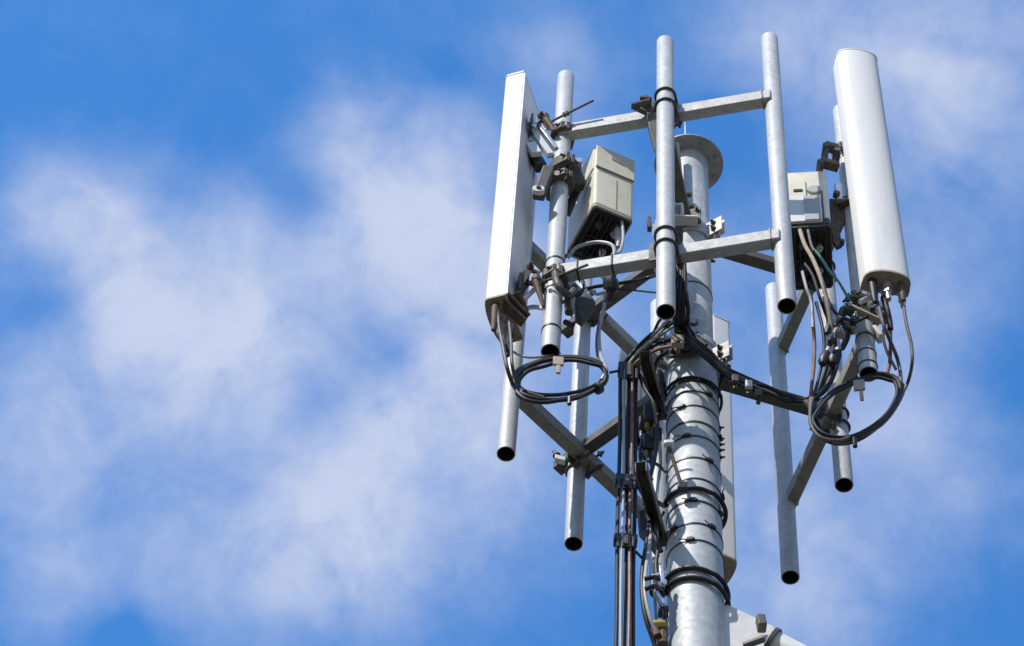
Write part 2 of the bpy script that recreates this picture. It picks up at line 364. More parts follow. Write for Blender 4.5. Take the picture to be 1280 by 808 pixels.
def frame(face, label, pos, arm_out, arm_m='arm'):
    n = fn(face); t = ft(face)
    fr = thing('mounting_frame', fpt(face, 0, 0, Z1), label, 'antenna frame', 'three mounting frames round the mast head')
    for (x, y, zb, zt, lean) in pos: pipe((x, y), zb, zt, fr, lean=lean)
    for z in (Z1, Z2):
        b = MB(); a0, a1 = fpt(face, -HH - .01, 0, z), fpt(face, HH + .01, 0, z)
        b.beam(a0, a1, n, .055, .082); b.build('crossbar', 'bar' if face == 0 else 'bar_dark', fr, bevel=.006)  # other two frames take the darker copy, part weathering, part painted shade
        # weld beads where the bar meets the end pipes
        if face < 2:
            for sg in (-1, 1):
                c = fpt(face, (HH - .032) * sg, 0, z); w_, h_ = .0285, .042; pts = []
                for (u0, v0, u1, v1) in ((-w_, -h_, w_, -h_), (w_, -h_, w_, h_), (w_, h_, -w_, h_), (-w_, h_, -w_, -h_)):
                    for q_ in range(8): pts.append(c + n * (u0 + (u1 - u0) * q_ / 8) + Z_ * (v0 + (v1 - v0) * q_ / 8) + t * random.uniform(-.002, .002))
                b = MB(); b.tube(pts, [random.uniform(.0035, .006) for _ in pts], 8, closed=True); b.build('weld_bead', 'bar_dark', fr)
        p = pos[1]; c = Vector((p[0], p[1], z))
        for dz in (-.052, .052): ubolt(c + Z_ * dz, n, PR, fr, out=.115)
        b = MB(); pc = fpt(face, 0, .034, z); b.box(pc, t, n, Z_, .13, .008, .15)
        b.build('clamp_plate', 'arm', fr, bevel=.002)
    r0 = RU + .008
    for (z, rr) in ((Z2, RU), (Z1, RL)):
        za = z - .073 if z == Z2 else z + .045
        b = MB(); a = MC + n * (rr + .012); a.z = za; e = MC + n * (DD + arm_out); e.z = za
        b.beam(a, e, t, .058, .058)
        b.build('support_arm', arm_m, fr, bevel=.004)
        b = MB(); q = MC + n * (rr + .02); q.z = za + .01; b.box(q, n, t, Z_, .016, .15, .13)
        b.build('end_plate', arm_m, fr, bevel=.002)
        for sg in (-1, 1):
            for v in (-.04, .04):
                f = MB(); f.hexbolt(q + n * .009 + t * (.058 * sg) + Z_ * v, n, .011, .009); f.build('bolt', 'dark', fr)
        for sg in (-1, 1):
            f = MB(); c = MC + n * (DD + .0) + t * (.038 * sg); c.z = z; f.tube([c - Z_ * .125, c + Z_ * .055], .006, 8); f.hexbolt(c - Z_ * .115, -Z_, .011, .009)
            f.build('bar_bolt', 'dark', fr)
    return fr
def pxy(face, s, o, bx, by, tx=None, ty=None):
    p = fpt(face, s, o, 0); B = aty(bx, by, p.y); return B.x, p.y, B.z
LZ = Vector((0, 0, 0))
P1 = (0.170, fpt(0, -HH, -.02, 0).y); P2 = (0.636, fpt(0, 0, .08, 0).y); P3 = (1.140, fpt(0, HH, -.02, 0).y)
P4 = (1.545, fpt(1, -HH, -.02, 0).y); P6 = (1.495, fpt(1, 0, .05, 0).y); P5 = (1.312, fpt(1, HH, -.02, 0).y)
p7 = fpt(2, -HH, -.02, 0); P7 = (p7.x, p7.y); P8 = (aty(717, 680, fpt(2, 0, .08, 0).y).x, fpt(2, 0, .08, 0).y); P9 = (0.03, fpt(2, HH, -.02, 0).y)
def zpx(px, py, P): return aty(px, py, P[1]).z
frame(0, 'near mounting frame: two sunlit square crossbars and three vertical pipes before the mast',
      [(P1[0], P1[1], zpx(688, 440, P1), zpx(705, 95, P1), LZ), (P2[0], P2[1], zpx(829, 390, P2), zpx(831, 52, P2), LZ), (P3[0], P3[1], zpx(985, 383, P3), zpx(963, 48, P3), LZ)], .03)
frame(1, 'right mounting frame with slanting bars joining three vertical pipes behind the right antenna',
      [(P4[0], P4[1], zpx(1087, 468, P4), zpx(1044, 137, P4), LZ), (P6[0], P6[1], zpx(1060, 607, P6), ZT, LZ), (P5[0], P5[1], zpx(988, 722, P5), zpx(965, 360, P5), LZ)], .03)
frame(2, 'left rear mounting frame in shade with long low bar crossing behind the black cable bundle',
      [(P7[0], P7[1], ZB, ZT, LZ), (P8[0], P8[1], zpx(717, 680, P8), ZT - .1, LZ), (P9[0], P9[1], zpx(636, 568, P9), ZT, Vector((-.012, 0, 0)))], .16)

# ------------------------------------------------------------------ panel antennas
def antenna(base, up, facing, Wd, T, L_, label, flat=.085, pw=1.1):
    """base = middle of the back at the bottom; facing = horizontal unit vector of the radome front"""
    up = up.normalized(); f = (facing - up * facing.dot(up)).normalized(); w = f.cross(up).normalized()
    th = thing('panel_antenna', base, label, 'antenna', 'panel antennas')
    prof = [(-Wd / 2, 0.0), (-Wd / 2 - .001, flat * .9)]
    for k in range(0, 17):
        a = math.pi * (1 - k / 16); prof.append((Wd / 2 * math.cos(a) * .995, flat + (T - flat) * max(0, math.sin(a)) ** pw))
    prof += [(Wd / 2 + .001, flat * .9), (Wd / 2, 0.0)]
    def P(u, v, h): return base + w * u + f * v + up * h
    b = MB(); k = len(prof)
    vs = [P(u, v, 0) for u, v in prof] + [P(u, v, L_) for u, v in prof]
    b.add(vs, [(i, i + 1, k + i + 1, k + i) for i in range(k - 1)]); b.cur = 1; b.add(vs, [(k - 1, 0, k, 2 * k - 1)])
    b.build('radome', ['radome', 'radback'], th, ang=28)
    cx, cy = 0, T * .5
    def cap(h0, h1, s, name, mt):
        c = MB(); pts = [P(u * s, cy + (v - cy) * s, h0) for u, v in prof]; c.prism(pts, up * (h1 - h0)); return c.build(name, mt, th, ang=28)
    cap(L_, L_ + .012, 1.025, 'top_cap', 'capw'); cap(-.014, 0, 1.015, 'bottom_cap', 'captan')
    for k2, u in enumerate((-.36, .36)):
        r = MB(); r.box(P(u * Wd, T * .93 - abs(u) * (T - flat) * .55, L_ + .006), w, f, up, .010, .014, .013); r.build('cap_screw', 'dark', th)
    r = MB()
    for u in (-.47, .47): r.box(P(u * Wd, -.003, L_ / 2), w, f, up, .008, .008, L_ * .995)
    r.build('back_rail', 'radback', th)
    return th, P, w, f, up
# left
Ya = 6.76; a1f = ang(158)
cb = aty(632, 367, Ya); ct = aty(651, 90, Ya); LA = ct.z - cb.z
WA, TA = .235, .110
wA = a1f.cross(Z_).normalized()      # which way is width
back_mid = Vector((cb.x, cb.y, cb.z)) + ang(68) * (WA / 2)
ant1, PA, w1, f1, u1 = antenna(back_mid, Vector((0, 0, 1)), a1f, WA, TA, LA, 'white panel antenna on the left pipe, seen edge-on with a bright narrow side')
# right: leans a little
a2f = ang(-85)
Yb = 6.86
bl, br = aty(1077, 352, Yb), aty(1138, 357, Yb); tl, tr_ = aty(1040.5, 72, Yb), aty(1099, 84, Yb)
W2 = (br - bl).length * .985; base2 = (bl + br) / 2; top2 = (tl + tr_) / 2
up2 = (top2 - base2).normalized()
base2 = base2 - a2f * .045
L2 = (top2 - base2).length
ant2, PB, w2, f2, u2 = antenna(base2, up2, a2f, W2, .115, L2, 'large white panel antenna on the right, broad curved front facing the viewer', .040, .6)
# rear one: same layout turned by a third of a circle
rel = back_mid - MC; rot = Matrix.Rotation(R(-120), 3, 'Z'); base3 = MC + rot @ Vector((rel.x, rel.y, 0)); base3.z = back_mid.z
cn = ang(114) * (WA / 2); b3 = aty(899, 690, base3.y - cn.y); t3 = aty(900, 395, base3.y - cn.y)
base3 = Vector((b3.x + cn.x, base3.y, b3.z))
ant3, PC, w3, f3, u3 = antenna(base3, Vector((.003, 0, 1)), ang(24), WA, .118, t3.z - base3.z, 'white panel antenna behind the mast, lower half in shade', .085)
print('ANT', LA, W2, L2, t3.z - base3.z, back_mid, base2, base3)

def connectors(Pf, Wd, T, th, specs):
    for (u, v, kind, ln) in specs:
        a = Pf(u * Wd, v * T, -.014); d = Pf(u * Wd, v * T, -1.0) - a; d.normalize()
        b = MB()
        if kind == 'boot': b.tube([a, a + d * .02, a + d * ln * .8, a + d * ln], [.021, .021, .017, .009], 16); mname = 'rubber'
        elif kind == 'brown': b.tube([a, a + d * .02, a + d * ln * .8, a + d * ln], [.017, .017, .013, .009], 14); mname = 'rust'
        else: b.tube([a, a + d * .018], .02, 16); b.tube([a + d * .018, a + d * .05], .014, 16); b.tube([a + d * .05, a + d * .075], .019, 6); b.tube([a + d * .075, a + d * ln], .012, 12); mname = 'fitting'
        b.build('connector', mname, th)
connectors(PA, WA, .10, ant1, [(-.36, .55, 'brown', .20), (-.12, .5, 'metal', .15), (.12, .45, 'metal', .13), (.34, .5, 'boot', .16)])
connectors(PB, W2, .105, ant2, [(-.30, .55, 'brown', .13), (-.34, .2, 'metal', .12), (0, .5, 'metal', .13), (.02, .2, 'metal', .12), (.30, .5, 'boot', .17)])
connectors(PC, WA, .10, ant3, [(-.3, .5, 'boot', .1), (.1, .5, 'metal', .12)])
b = MB(); b.box(PC(-.1 * WA, -.006, (t3.z - base3.z) - .45), w3, f3, u3, .012, .005, .35); b.build('stripe', 'red', ant3)

# ------------------------------------------------------------------ radio units
def radio(corner, fa, Wd, D, H, left_or_right, label, style):
    """corner: near lower corner; fa: direction angle of the near face running to the right"""
    t = ang(fa); dp = ang(fa + 90)
    if left_or_right == 'R': corner = corner - t * Wd
    th = thing('radio_unit', corner, label, 'radio unit', 'remote radio units')
    def P(u, v, h): return corner + t * u + dp * v + Z_ * h
    hc = 'cream'
    b = MB(); r = .018
    out = []
    for (cx, cy, a0) in ((Wd - r, r, -90), (Wd - r, D - r, 0), (r, D - r, 90), (r, r, 180)):
        for k in range(5): a = R(a0 + 90 * k / 4); out.append((cx + r * math.cos(a), cy + r * math.sin(a)))
    b.prism([P(u, v, 0.0) for u, v in out], Z_ * H); b.build('housing', hc if style != 'grey' else 'cream', th, bevel=.006, ang=40)
    # recessed dark connector field below, with a rim skirt
    b = MB(); s = .93
    inn = [(Wd / 2 + (u - Wd / 2) * s, D / 2 + (v - D / 2) * s) for u, v in out]
    b.prism([P(u, v, -.016) for u, v in inn], Z_ * .014); b.build('underside', 'under', th, ang=40)
    b = MB(); kk = len(out)
    vs = [P(u, v, -.001) for u, v in out] + [P(u, v, -.022) for u, v in out] + [P(*q, -.022) for q in inn] + [P(*q, -.001) for q in inn]
    b.add(vs, [(i + kk * j, (i + 1) % kk + kk * j, (i + 1) % kk + kk * (j + 1), i + kk * (j + 1)) for i in range(kk) for j in range(3)])
    b.build('rim', 'creamd' if style == 'cream' else 'under', th, ang=40)
    if style != 'cream':
        b = MB(); q = [(Wd / 2 + (u - Wd / 2) * 1.02, D / 2 + (v - D / 2) * 1.02) for u, v in out]; b.prism([P(u, v, -.004) for u, v in q], Z_ * .05); b.build('lower_body', 'under', th, bevel=.003, ang=40)
    # ribs and ports underneath
    b = MB()
    for k in range(7): b.box(P(Wd * (.14 + .12 * k), D * .5, -.03), t, dp, Z_, .004, D * .8, .028)
    b.box(P(Wd * .5, D * .5, -.03), t, dp, Z_, Wd * .8, .006, .028); b.build('rib', 'under', th)
    for (u, v) in ((.3, .25), (.72, .3), (.3, .6), (.7, .66), (.5, .85)):
        b = MB(); p = P(Wd * u, D * v, -.016); b.tube([p, p - Z_ * .035], .016, 12); b.tube([p - Z_ * .035, p - Z_ * .055], .010, 10); b.build('port', 'fitting' if u > .5 else 'dark', th)
    if style == 'cream':
        b = MB(); b.box(P(Wd * .5, -.002, H * .80), t, dp, Z_, Wd * .985, .012, H * .36); b.box(P(-.002, D * .5, H * .80), dp, t, Z_, D * .9, .008, H * .36)
        b.build('cover', 'cream', th, bevel=.003)
        b = MB(); b.box(P(Wd * .5, -.0045, H * .615), t, dp, Z_, Wd * .97, .010, .006); b.box(P(Wd * .55, -.001, H * .28), t, dp, Z_, .0035, .004, H * .5); b.build('seam', 'creamd', th)
        b = MB(); b.prism([P(Wd * .40, -.009, H * .83), P(Wd * .74, -.009, H * .80), P(Wd * .40, -.009, H * .875)], -dp * .002); b.build('handle_mark', 'creamd', th)
    else:
        b = MB(); b.box(P(Wd * .42, -.006, H * .24), t, dp, Z_, Wd * .80, .022, H * .46); b.build('cover', 'white', th, bevel=.003)
        b = MB(); b.box(P(Wd * .60, -.018, H * .24), t, dp, Z_, Wd * .38, .008, H * .45); b.build('cover_panel', 'rgrey', th, bevel=.001)
        b = MB(); b.box(P(Wd * .27, -.004, H * .64), t, dp, Z_, Wd * .44, .014, H * .34); b.build('label_plate', 'cream', th, bevel=.003)
        b = MB(); c = P(Wd * .68, -.001, H * .62); b.tube([c, c - dp * .012], .032, 24); b.build('round_lid', 'rgrey', th, bevel=.002)
        b = MB(); b.box(P(Wd * .30, -.012, H * .60), t, dp, Z_, .042, .006, .02); b.build('socket', 'bore', th)
        b = MB(); b.box(P(Wd * .86, -.004, H * .32), t, dp, Z_, .006, .008, H * .55); b.build('seam', 'rust', th)
    # cooling fins at the back
    for k in range(9):
        b = MB(); b.box(P(Wd * (.1 + .1 * k), D + .012, H * .5), t, dp, Z_, .004, .026, H * .9); b.build('fin', 'rgrey', th)
    return th, P
c1 = aty(742.5, 252.4, P1[1] - .03); H1 = aty(743.5, 181, P1[1] - .03).z - c1.z
ru1, RP1 = radio(c1, 21, .20, .30, H1, 'L', 'cream radio unit hanging beside the left pipe, dark open underside', 'cream')
c2 = aty(1038, 279, P4[1] - .10); H2 = aty(1027.5, 213, P4[1] - .10).z - c2.z
ru2, RP2 = radio(c2, -9, .195, .34, H2, 'R', 'pale radio unit behind the right pipes with a white lower cover', 'grey')
c3 = aty(774, 508, 8.12); H3 = .50
ru3, RP3 = radio(c3, -9, .19, .24, H3, 'L', 'cream radio unit low behind the black cable bundle, left of the mast', 'cream')
print('RRU', H1, H2, c1, c2, c3)

# ------------------------------------------------------------------ clamps and brackets
def jaw(c, n, r, par, name='jaw', m='arm', wide=.13, hgt=.05):
    """two jaws of a pipe clamp round a vertical pipe at c, split across n"""
    t = n.cross(Z_); hw = wide / 2
    for sg in (-1, 1):
        b = MB(); pts = []
        pts.append(c + t * hw + n * (.004 * sg)); pts.append(c + t * hw + n * (.022 * sg)); pts.append(c + t * (r * .9) + n * ((r + .016) * sg)); pts.append(c - t * (r * .9) + n * ((r + .016) * sg))
        pts.append(c - t * hw + n * (.022 * sg)); pts.append(c - t * hw + n * (.004 * sg))
        for a in range(170, 9, -20): pts.append(c + (t * math.cos(R(a)) + n * (sg * math.sin(R(a)))) * (r + .001))
        b.prism([p - Z_ * hgt / 2 for p in pts], Z_ * hgt); b.build(name, m, par, bevel=.002)
    for sg in (-1, 1):
        b = MB(); p = c + t * ((hw - .012) * sg); b.tube([p - n * .045, p + n * .05], .006, 8); b.hexbolt(p + n * .022, n, .011, .009); b.hexbolt(p - n * .022, -n, .011, .009); b.build('jaw_bolt', 'dark', par)
def link(a, b_, side, w, h, par, name='link_plate', m='fitting'):
    k = MB(); k.beam(a, b_, side, w, h); k.build(name, m, par, bevel=.002)
def tilt_bracket(pc, ap, label, rod=None, m='fitting', jm='arm', big=1.0):
    """pc point on pipe axis, ap point on antenna back"""
    th = thing('tilt_bracket', pc, label, 'bracket', 'brackets holding the panel antennas')
    d = Vector((ap.x - pc.x, ap.y - pc.y, 0)); dist = d.length; d.normalize(); t = d.cross(Z_)
    jaw(Vector(pc), d, PR, th, m=jm, wide=.15 * big, hgt=.055)
    s0 = Vector(pc) + d * (PR + .03)
    elbow = (s0 + Vector(ap)) / 2 + Z_ * .07
    for sg in (-1, 1):
        link(s0 + t * (.032 * sg) - Z_ * .01, elbow + t * (.032 * sg), t, .006, .034, th, m=m)
        link(elbow + t * (.040 * sg), Vector(ap) - d * .01 + t * (.040 * sg), t, .006, .034, th, m=m)
    b = MB(); b.tube([elbow - t * .06, elbow + t * .06], .008, 10); b.hexbolt(elbow + t * .05, t, .013, .01); b.hexbolt(elbow - t * .05, -t, .013, .01); b.build('pivot_bolt', 'dark', th)
    b = MB(); b.box(Vector(ap) - d * .006, d, t, Z_, .01, .11, .13); b.build('back_plate', 'dark', th, bevel=.002)
    if rod:
        b = MB(); b.tube(rod, .0065, 8); r0, r1 = Vector(rod[0]), Vector(rod[-1]); dr = (r1 - r0).normalized()
        for f_ in (.0, .36, .42): b.tube([r0.lerp(r1, f_), r0.lerp(r1, f_) + dr * .012], .014, 6)
        b.build('threaded_rod', 'dark', th)
    return th
zu = aty(660, 190, 6.9).z
p1c = Vector((P1[0], P1[1], 0))
def on(P, px, py): v = aty(px, py, P[1]); return Vector((P[0], P[1], v.z))
A_up = PA(0, 0, on(P1, 700, 165).z - back_mid.z - .04)
tb = tilt_bracket(on(P1, 698, 172), A_up, 'upper tilt bracket between the left antenna and its pipe', rod=[aty(683, 155, P1[1] - .05), aty(742, 125.5, P1[1] - .16)])
b = MB(); p = aty(681, 148, P1[1] - .06); b.tube([p, p - Z_ * .12 + X_ * .05], [.02, .013], 8); b.tube([p - Z_ * .01, p + Z_ * .02], .022, 8); b.build('anchor_lug', 'rust', tb)
b = MB(); b.box(aty(668, 196, P1[1] + .02), Vector((.35, 0, -1)).normalized(), Y_, Vector((1, 0, .35)).normalized(), .22, .05, .05); b.build('hinge_arm', 'under', tb, bevel=.004)
b = MB(); b.box(aty(667, 187, P1[1] - .03), Vector((.35, 0, -1)).normalized(), Y_, Vector((1, 0, .35)).normalized(), .10, .03, .05); b.build('hinge_cover', 'white', tb, bevel=.004)
b = MB(); b.box(aty(676, 178, P1[1] - .02), Vector((.42, 0, -1)).normalized(), Y_, Vector((1, 0, .42)).normalized(), .26, .03, .032); b.build('hinge_strut', 'white', tb, bevel=.003)
b = MB(); b.box(aty(684, 172, P1[1] - .03), Vector((.42, 0, -1)).normalized(), Y_, Vector((1, 0, .42)).normalized(), .24, .03, .02); b.build('hinge_strut', 'fitting', tb, bevel=.003)
A_lo = PA(0, 0, .10)
tb = tilt_bracket(on(P1, 690, 352), Vector((A_lo.x, A_lo.y, on(P1, 690, 372).z)), 'lower tilt bracket under the left antenna with rusty spike', rod=[aty(680, 352, P1[1] - .06), aty(735, 331, P1[1] - .17)], m='rust')
b = MB(); p = aty(670, 352, P1[1] - .05); q = aty(679, 383, P1[1] - .03); b.tube([p, q], [.019, .007], 8); b.tube([p, p + Z_ * .03], .022, 8); b.build('anchor_lug', 'rust', tb)
for (x0, y0, x1, y1) in ((622, 372, 655, 404), (632, 370, 659, 398), (645, 366, 656, 392)):
    b = MB(); b.beam(aty(x0, y0, Ya + .03), aty(x1, y1, Ya + .10), Y_, .05, .016); b.build('bottom_plate', 'rust', tb, bevel=.002)
# radio bracket on left pipe
rb = thing('radio_bracket', on(P1, 693, 225), 'big dark double-jaw clamp holding the cream radio unit to the left pipe', 'bracket', 'brackets holding the radio units')
jaw(on(P1, 694, 216), ang(205), PR, rb, m='arm', wide=.20, hgt=.075)
jaw(on(P1, 694, 232), ang(205), PR, rb, m='arm', wide=.17, hgt=.05)
b = MB(); b.beam(aty(686, 212, P1[1] - .08), aty(673, 246, P1[1] - .06), Y_, .05, .055); b.build('lever_arm', 'arm', rb, bevel=.008)
b = MB(); c = aty(673, 238, P1[1] - .10); b.tube([c - Y_ * .012, c + Y_ * .012], .028, 18); b.build('lever_eye', 'plate', rb, bevel=.002)
b = MB(); b.tube([c - Y_ * .02, c - Y_ * .01], .011, 12); b.build('lever_pin', 'bore', rb)
b = MB(); b.beam(aty(712, 212, P1[1] - .01), aty(722, 235, P1[1] + .03), Y_, .07, .075); b.build('mount_block', 'dark', rb, bevel=.006)
b = MB(); b.box(aty(717, 205, P1[1] - .02), X_, Y_, Z_, .085, .05, .045); b.build('mount_head', 'fitting', rb, bevel=.006)
b = MB(); b.beam(aty(727, 222, P1[1] + .05), aty(708, 268, P1[1] + .12), Y_, .03, .035); b.build('mount_rail', 'dark', rb, bevel=.003)

# right antenna brackets
B_up = PB(-.28 * W2, 0, L2 * .60)
tb2 = tilt_bracket(on(P4, 1053, 196), Vector((B_up.x, B_up.y, on(P4, 1053, 186).z)), 'upper tilt bracket behind the right antenna with rusty links', m='rust')
for (x0, y0, x1, y1, m_) in ((1032, 183, 1047, 187, 'rust'), (1025, 203, 1048, 209, 'rust'), (1034, 187, 1030, 203, 'dark')):
    b = MB(); b.beam(aty(x0, y0, P4[1] - .10), aty(x1, y1, P4[1] - .08), Y_, .045, .038 if m_ == 'rust' else .014); b.build('hinge_link', m_, tb2, bevel=.004)
for (x0, y0) in ((1033, 180), (1026, 201), (1047, 186)):
    b = MB(); p = aty(x0, y0, P4[1] - .13); b.tube([p, p + Y_ * .09], .017, 8); b.build('hinge_nut', 'dark', tb2)
B_lo = PB(-.28 * W2, 0, .03)
tb3 = tilt_bracket(on(P4, 1079, 388), Vector((B_lo.x, B_lo.y, on(P4, 1079, 378).z)), 'lower tilt bracket below the right antenna with wing-shaped clamp plate', m='fitting', big=1.3)
b = MB(); b.beam(aty(1058, 382, P4[1] - .10), aty(1100, 402, P4[1] - .10), Y_, .035, .012); b.build('wing_plate', 'tag', tb3, bevel=.003)
b = MB(); b.beam(aty(1046, 400, P4[1] - .05), aty(1068, 413, P4[1] - .05), Y_, .05, .02); b.build('wing_plate', 'tag', tb3, bevel=.003)
b = MB(); b.beam(aty(1092, 412, P4[1] + .0), aty(1101, 424, P4[1] + .0), Y_, .05, .02); b.build('wing_plate', 'plate', tb3, bevel=.003)
for (x, y) in ((1075, 378), (1086, 382), (1097, 390)):
    b = MB(); p = aty(x, y, P4[1] - .13); b.tube([p, p + Vector((.5, 0, .5)) * .07], .013, 10); b.build('wing_bolt', 'fitting', tb3)
for py in (426, 445, 460):
    b = MB(); c = on(P4, 1085, py); b.lathe(c, [(PR + .0005, -.004), (PR + .003, -.004), (PR + .003, .004), (PR + .0005, .004)], seg=32, closed=True); b.build('band', 'strap', tb3)
rb2 = thing('radio_bracket', on(P4, 1060, 280), 'brown bracket plate holding the pale radio unit beside the right antenna pipe', 'bracket', 'brackets holding the radio units')
jaw(on(P4, 1060, 262), ang(180), PR, rb2, m='arm', wide=.15, hgt=.06)
b = MB(); Yk = P4[1] - .02
b.prism([aty(x, y, Yk) for x, y in ((1037, 248), (1058, 250), (1060, 268), (1050, 290), (1053, 306), (1046, 309), (1041, 300))], Y_ * .02); b.build('side_plate', 'rust', rb2, bevel=.003)
b = MB(); b.beam(aty(1049, 232, Yk - .03), aty(1053, 252, Yk - .03), Y_, .03, .05); b.build('mount_head', 'fitting', rb2, bevel=.003)
b = MB(); p = aty(1046, 240, Yk - .06); b.tube([p, p + Y_ * .03], .016, 8); p = aty(1053, 300, Yk - .03); b.tube([p, p + Y_ * .03], .011, 8); b.build('mount_bolt', 'dark', rb2)

# rear antenna bracket (pale slotted plate by the mast)
C_up = PC(0, 0, (t3.z - base3.z) * .80)
tb4 = tilt_bracket(Vector((P7[0], P7[1], C_up.z)), C_up, 'bracket of the rear antenna, mostly hidden behind the mast')

# band pieces on the pipes
for P, rows, lb in ((P1, ((690, 330), (689, 366), (688, 415)), 'left'),):
    for (x, y) in rows:
        b = MB(); c = on(P, x, y); b.lathe(c, [(PR + .0005, -.005), (PR + .003, -.005), (PR + .003, .005), (PR + .0005, .005)], seg=32, closed=True)
        o = b.build('pipe_band', 'strap'); tag(o, {330: 'thin grey band on the left pipe just above the lower crossbar', 366: 'thin grey band on the left pipe just below the lower crossbar', 415: 'thin grey band close to the bottom end of the left pipe'}[y], 'band', 'thin bands on the left pipe')

# middle pipe: upper offset plate with bolt, lower clamp block
cl = thing('clamp_block', aty(815, 128, P2[1] + .02), 'dark clamp block and bolt left of the middle pipe on the upper bar', 'clamp')
b = MB(); b.prism([aty(x, y, P2[1] + .02) for x, y in ((790, 130), (806, 125), (822, 127), (824, 140), (820, 190), (811, 158), (809, 139))], Y_ * .03); b.build('gusset', 'arm', cl, bevel=.003)
b = MB(); p = aty(807, 121, P2[1] - .02); b.tube([p, p + Y_ * .05], .017, 6); b.box(aty(807, 127, P2[1]), X_, Y_, Z_, .055, .05, .012); b.build('bolt_head', 'rust', cl)
b = MB(); b.beam(aty(790, 133, P2[1] - .02), aty(812, 127, P2[1] - .02), Y_, .03, .012); b.build('top_strip', 'dark', cl)
b = MB(); b.beam(aty(845, 148, P2[1] + .03), aty(847, 157, P2[1] + .03), Y_, .012, .014); b.build('stud', 'dark', cl)
cl = thing('clamp_block', aty(845, 275, P2[1] + .10), 'open steel clamp channel right of the middle pipe above the lower bar', 'clamp')
b = MB(); Yc = P2[1] + .06
for q in (((838, 262), (853, 260)), ((852, 261), (853, 274)), ((832, 275), (872, 276))): b.beam(aty(*q[0], Yc), aty(*q[1], Yc), Y_, .05, .012)
b.build('channel', 'plate', cl, bevel=.002)
b = MB(); b.prism([aty(x, y, Yc + .05) for x, y in ((838, 277), (854, 277), (854, 300), (850, 306), (842, 296))], Y_ * .03); b.build('gusset', 'dark', cl, bevel=.002)
b = MB(); b.beam(aty(811, 274, P2[1] + .04), aty(812, 287, P2[1] + .04), Y_, .03, .018); b.build('tab', 'dark', cl, bevel=.002)
cl = thing('cable_clip', aty(858, 242, MY - .13), 'pair of rusty bolts on the mast face right of the middle pipe', 'clip')
for (x, y) in ((857, 243), (860, 258)):
    b = MB(); p = aty(x - 3, y, MY - RU - .03); b.tube([p, p + X_ * .04], .014, 8); b.tube([p, p - X_ * .03], .02, 8); b.build('bolt_pair', 'rust', cl)
b = MB(); b.beam(aty(845, 180, MY - .16), aty(853, 262, MY - .13), Y_, .02, .03); b.build('strip', 'dark', cl)

# ------------------------------------------------------------------ stand-off channels left of the mast
def channel(px0, py0, px1, py1, Y0, Y1, label, w=.05, h=.065):
    o = thing('standoff_arm', aty(px0, py0, Y0), label, 'bracket arm', 'dark stand-off arms left of the mast')
    a, e = aty(px0, py0, Y0), aty(px1, py1, Y1); t = (e - a).normalized(); sd = t.cross(Z_).normalized(); u = sd.cross(t)
    b = MB(); b.box((a + e) / 2 + u * h / 2, t, sd, u, (e - a).length, w, .006)
    b.box((a + e) / 2 + sd * (w / 2 - .003), t, sd, u, (e - a).length, .006, h - .008); b.box((a + e) / 2 - sd * (w / 2 - .003), t, sd, u, (e - a).length, .006, h - .008)
    b.build('channel', 'arm', o, bevel=.002)
    for f_ in (.12, .5, .85):
        b = MB(); q = a.lerp(e, f_) + u * (h / 2 + .001) ; b.hexbolt(q, -u, .01, .008); b.build('bolt', 'dark', o)
    return o
channel(806, 446, 830, 532, MY - .32, MY + .10, 'upper dark stand-off arm beside the mast behind the cables')
channel(801, 584, 830, 690, MY - .36, MY + .10, 'lower dark stand-off arm beside the mast behind the cables')

# ------------------------------------------------------------------ cables
CABR = {}
def cable(pts, r, m, name, label, cat='cable', group=None, n=10, parent=None, seg=10):
    """pts: (px, py, depth Y)"""
    P = [aty(*p) for p in pts]; b = MB(); b.tube(spline(P, n), r, seg); o = b.build(name, m, parent)
    if parent is None: tag(o, label, cat, group)
    return o
# main feeders going down left of the mast
feeders = [(775.5, 'rubber', .0085, 0.00), (781.0, 'cablelight', .0060, -.02), (786, 'rubber', .0090, .01), (790.5, 'rustcable', .0080, -.012), (795.5, 'rubber', .0090, .02)]
lab = ['black feeder cable, leftmost of the vertical bundle beside the mast', 'pale thin feeder cable, second from the left in the vertical bundle', 'thick black feeder cable in the middle of the vertical bundle', 'brown feeder cable, second from the right in the vertical bundle', 'black feeder cable, rightmost of the vertical bundle and closest to the mast']
YB = MY - .12
for i, (x, m_, r, dy) in enumerate(feeders):
    x1 = aty(x - 2, 600, YB + dy).x
    top = aty(x, 462, YB + dy)
    v = [top]
    for z in [top.z - .15 * k for k in range(1, 90)]:
        w_ = .0022 * math.sin(z * 5 + i * 2)
        v.append(Vector((top.x + (x1 - top.x) * min(1, (top.z - z) / .8) + w_, top.y + w_, z)))
        if z < -1.5: break
    ups = [[(x, 462), (792, 440), (812, 420), (838, 402)], [(x, 462), (797, 441), (818, 424), (842, 408)], [(x, 462), (795, 446), (822, 430), (845, 424)], [(x, 462), (797, 452), (822, 437), (848, 432)], [(x, 462), (800, 470), (814, 490), (822, 520)]][i]
    up_ = [aty(px, py, YB + dy - .12 * k / 3 * (1 if i < 4 else 0)) for k, (px, py) in enumerate(ups)]
    path = spline(list(reversed(up_)), 8)[:-1] + spline(v, 2)
    b = MB(); b.tube(path, r, 10); o = b.build('feeder_cable', m_); tag(o, lab[i], 'cable', 'feeder cables running down beside the mast')
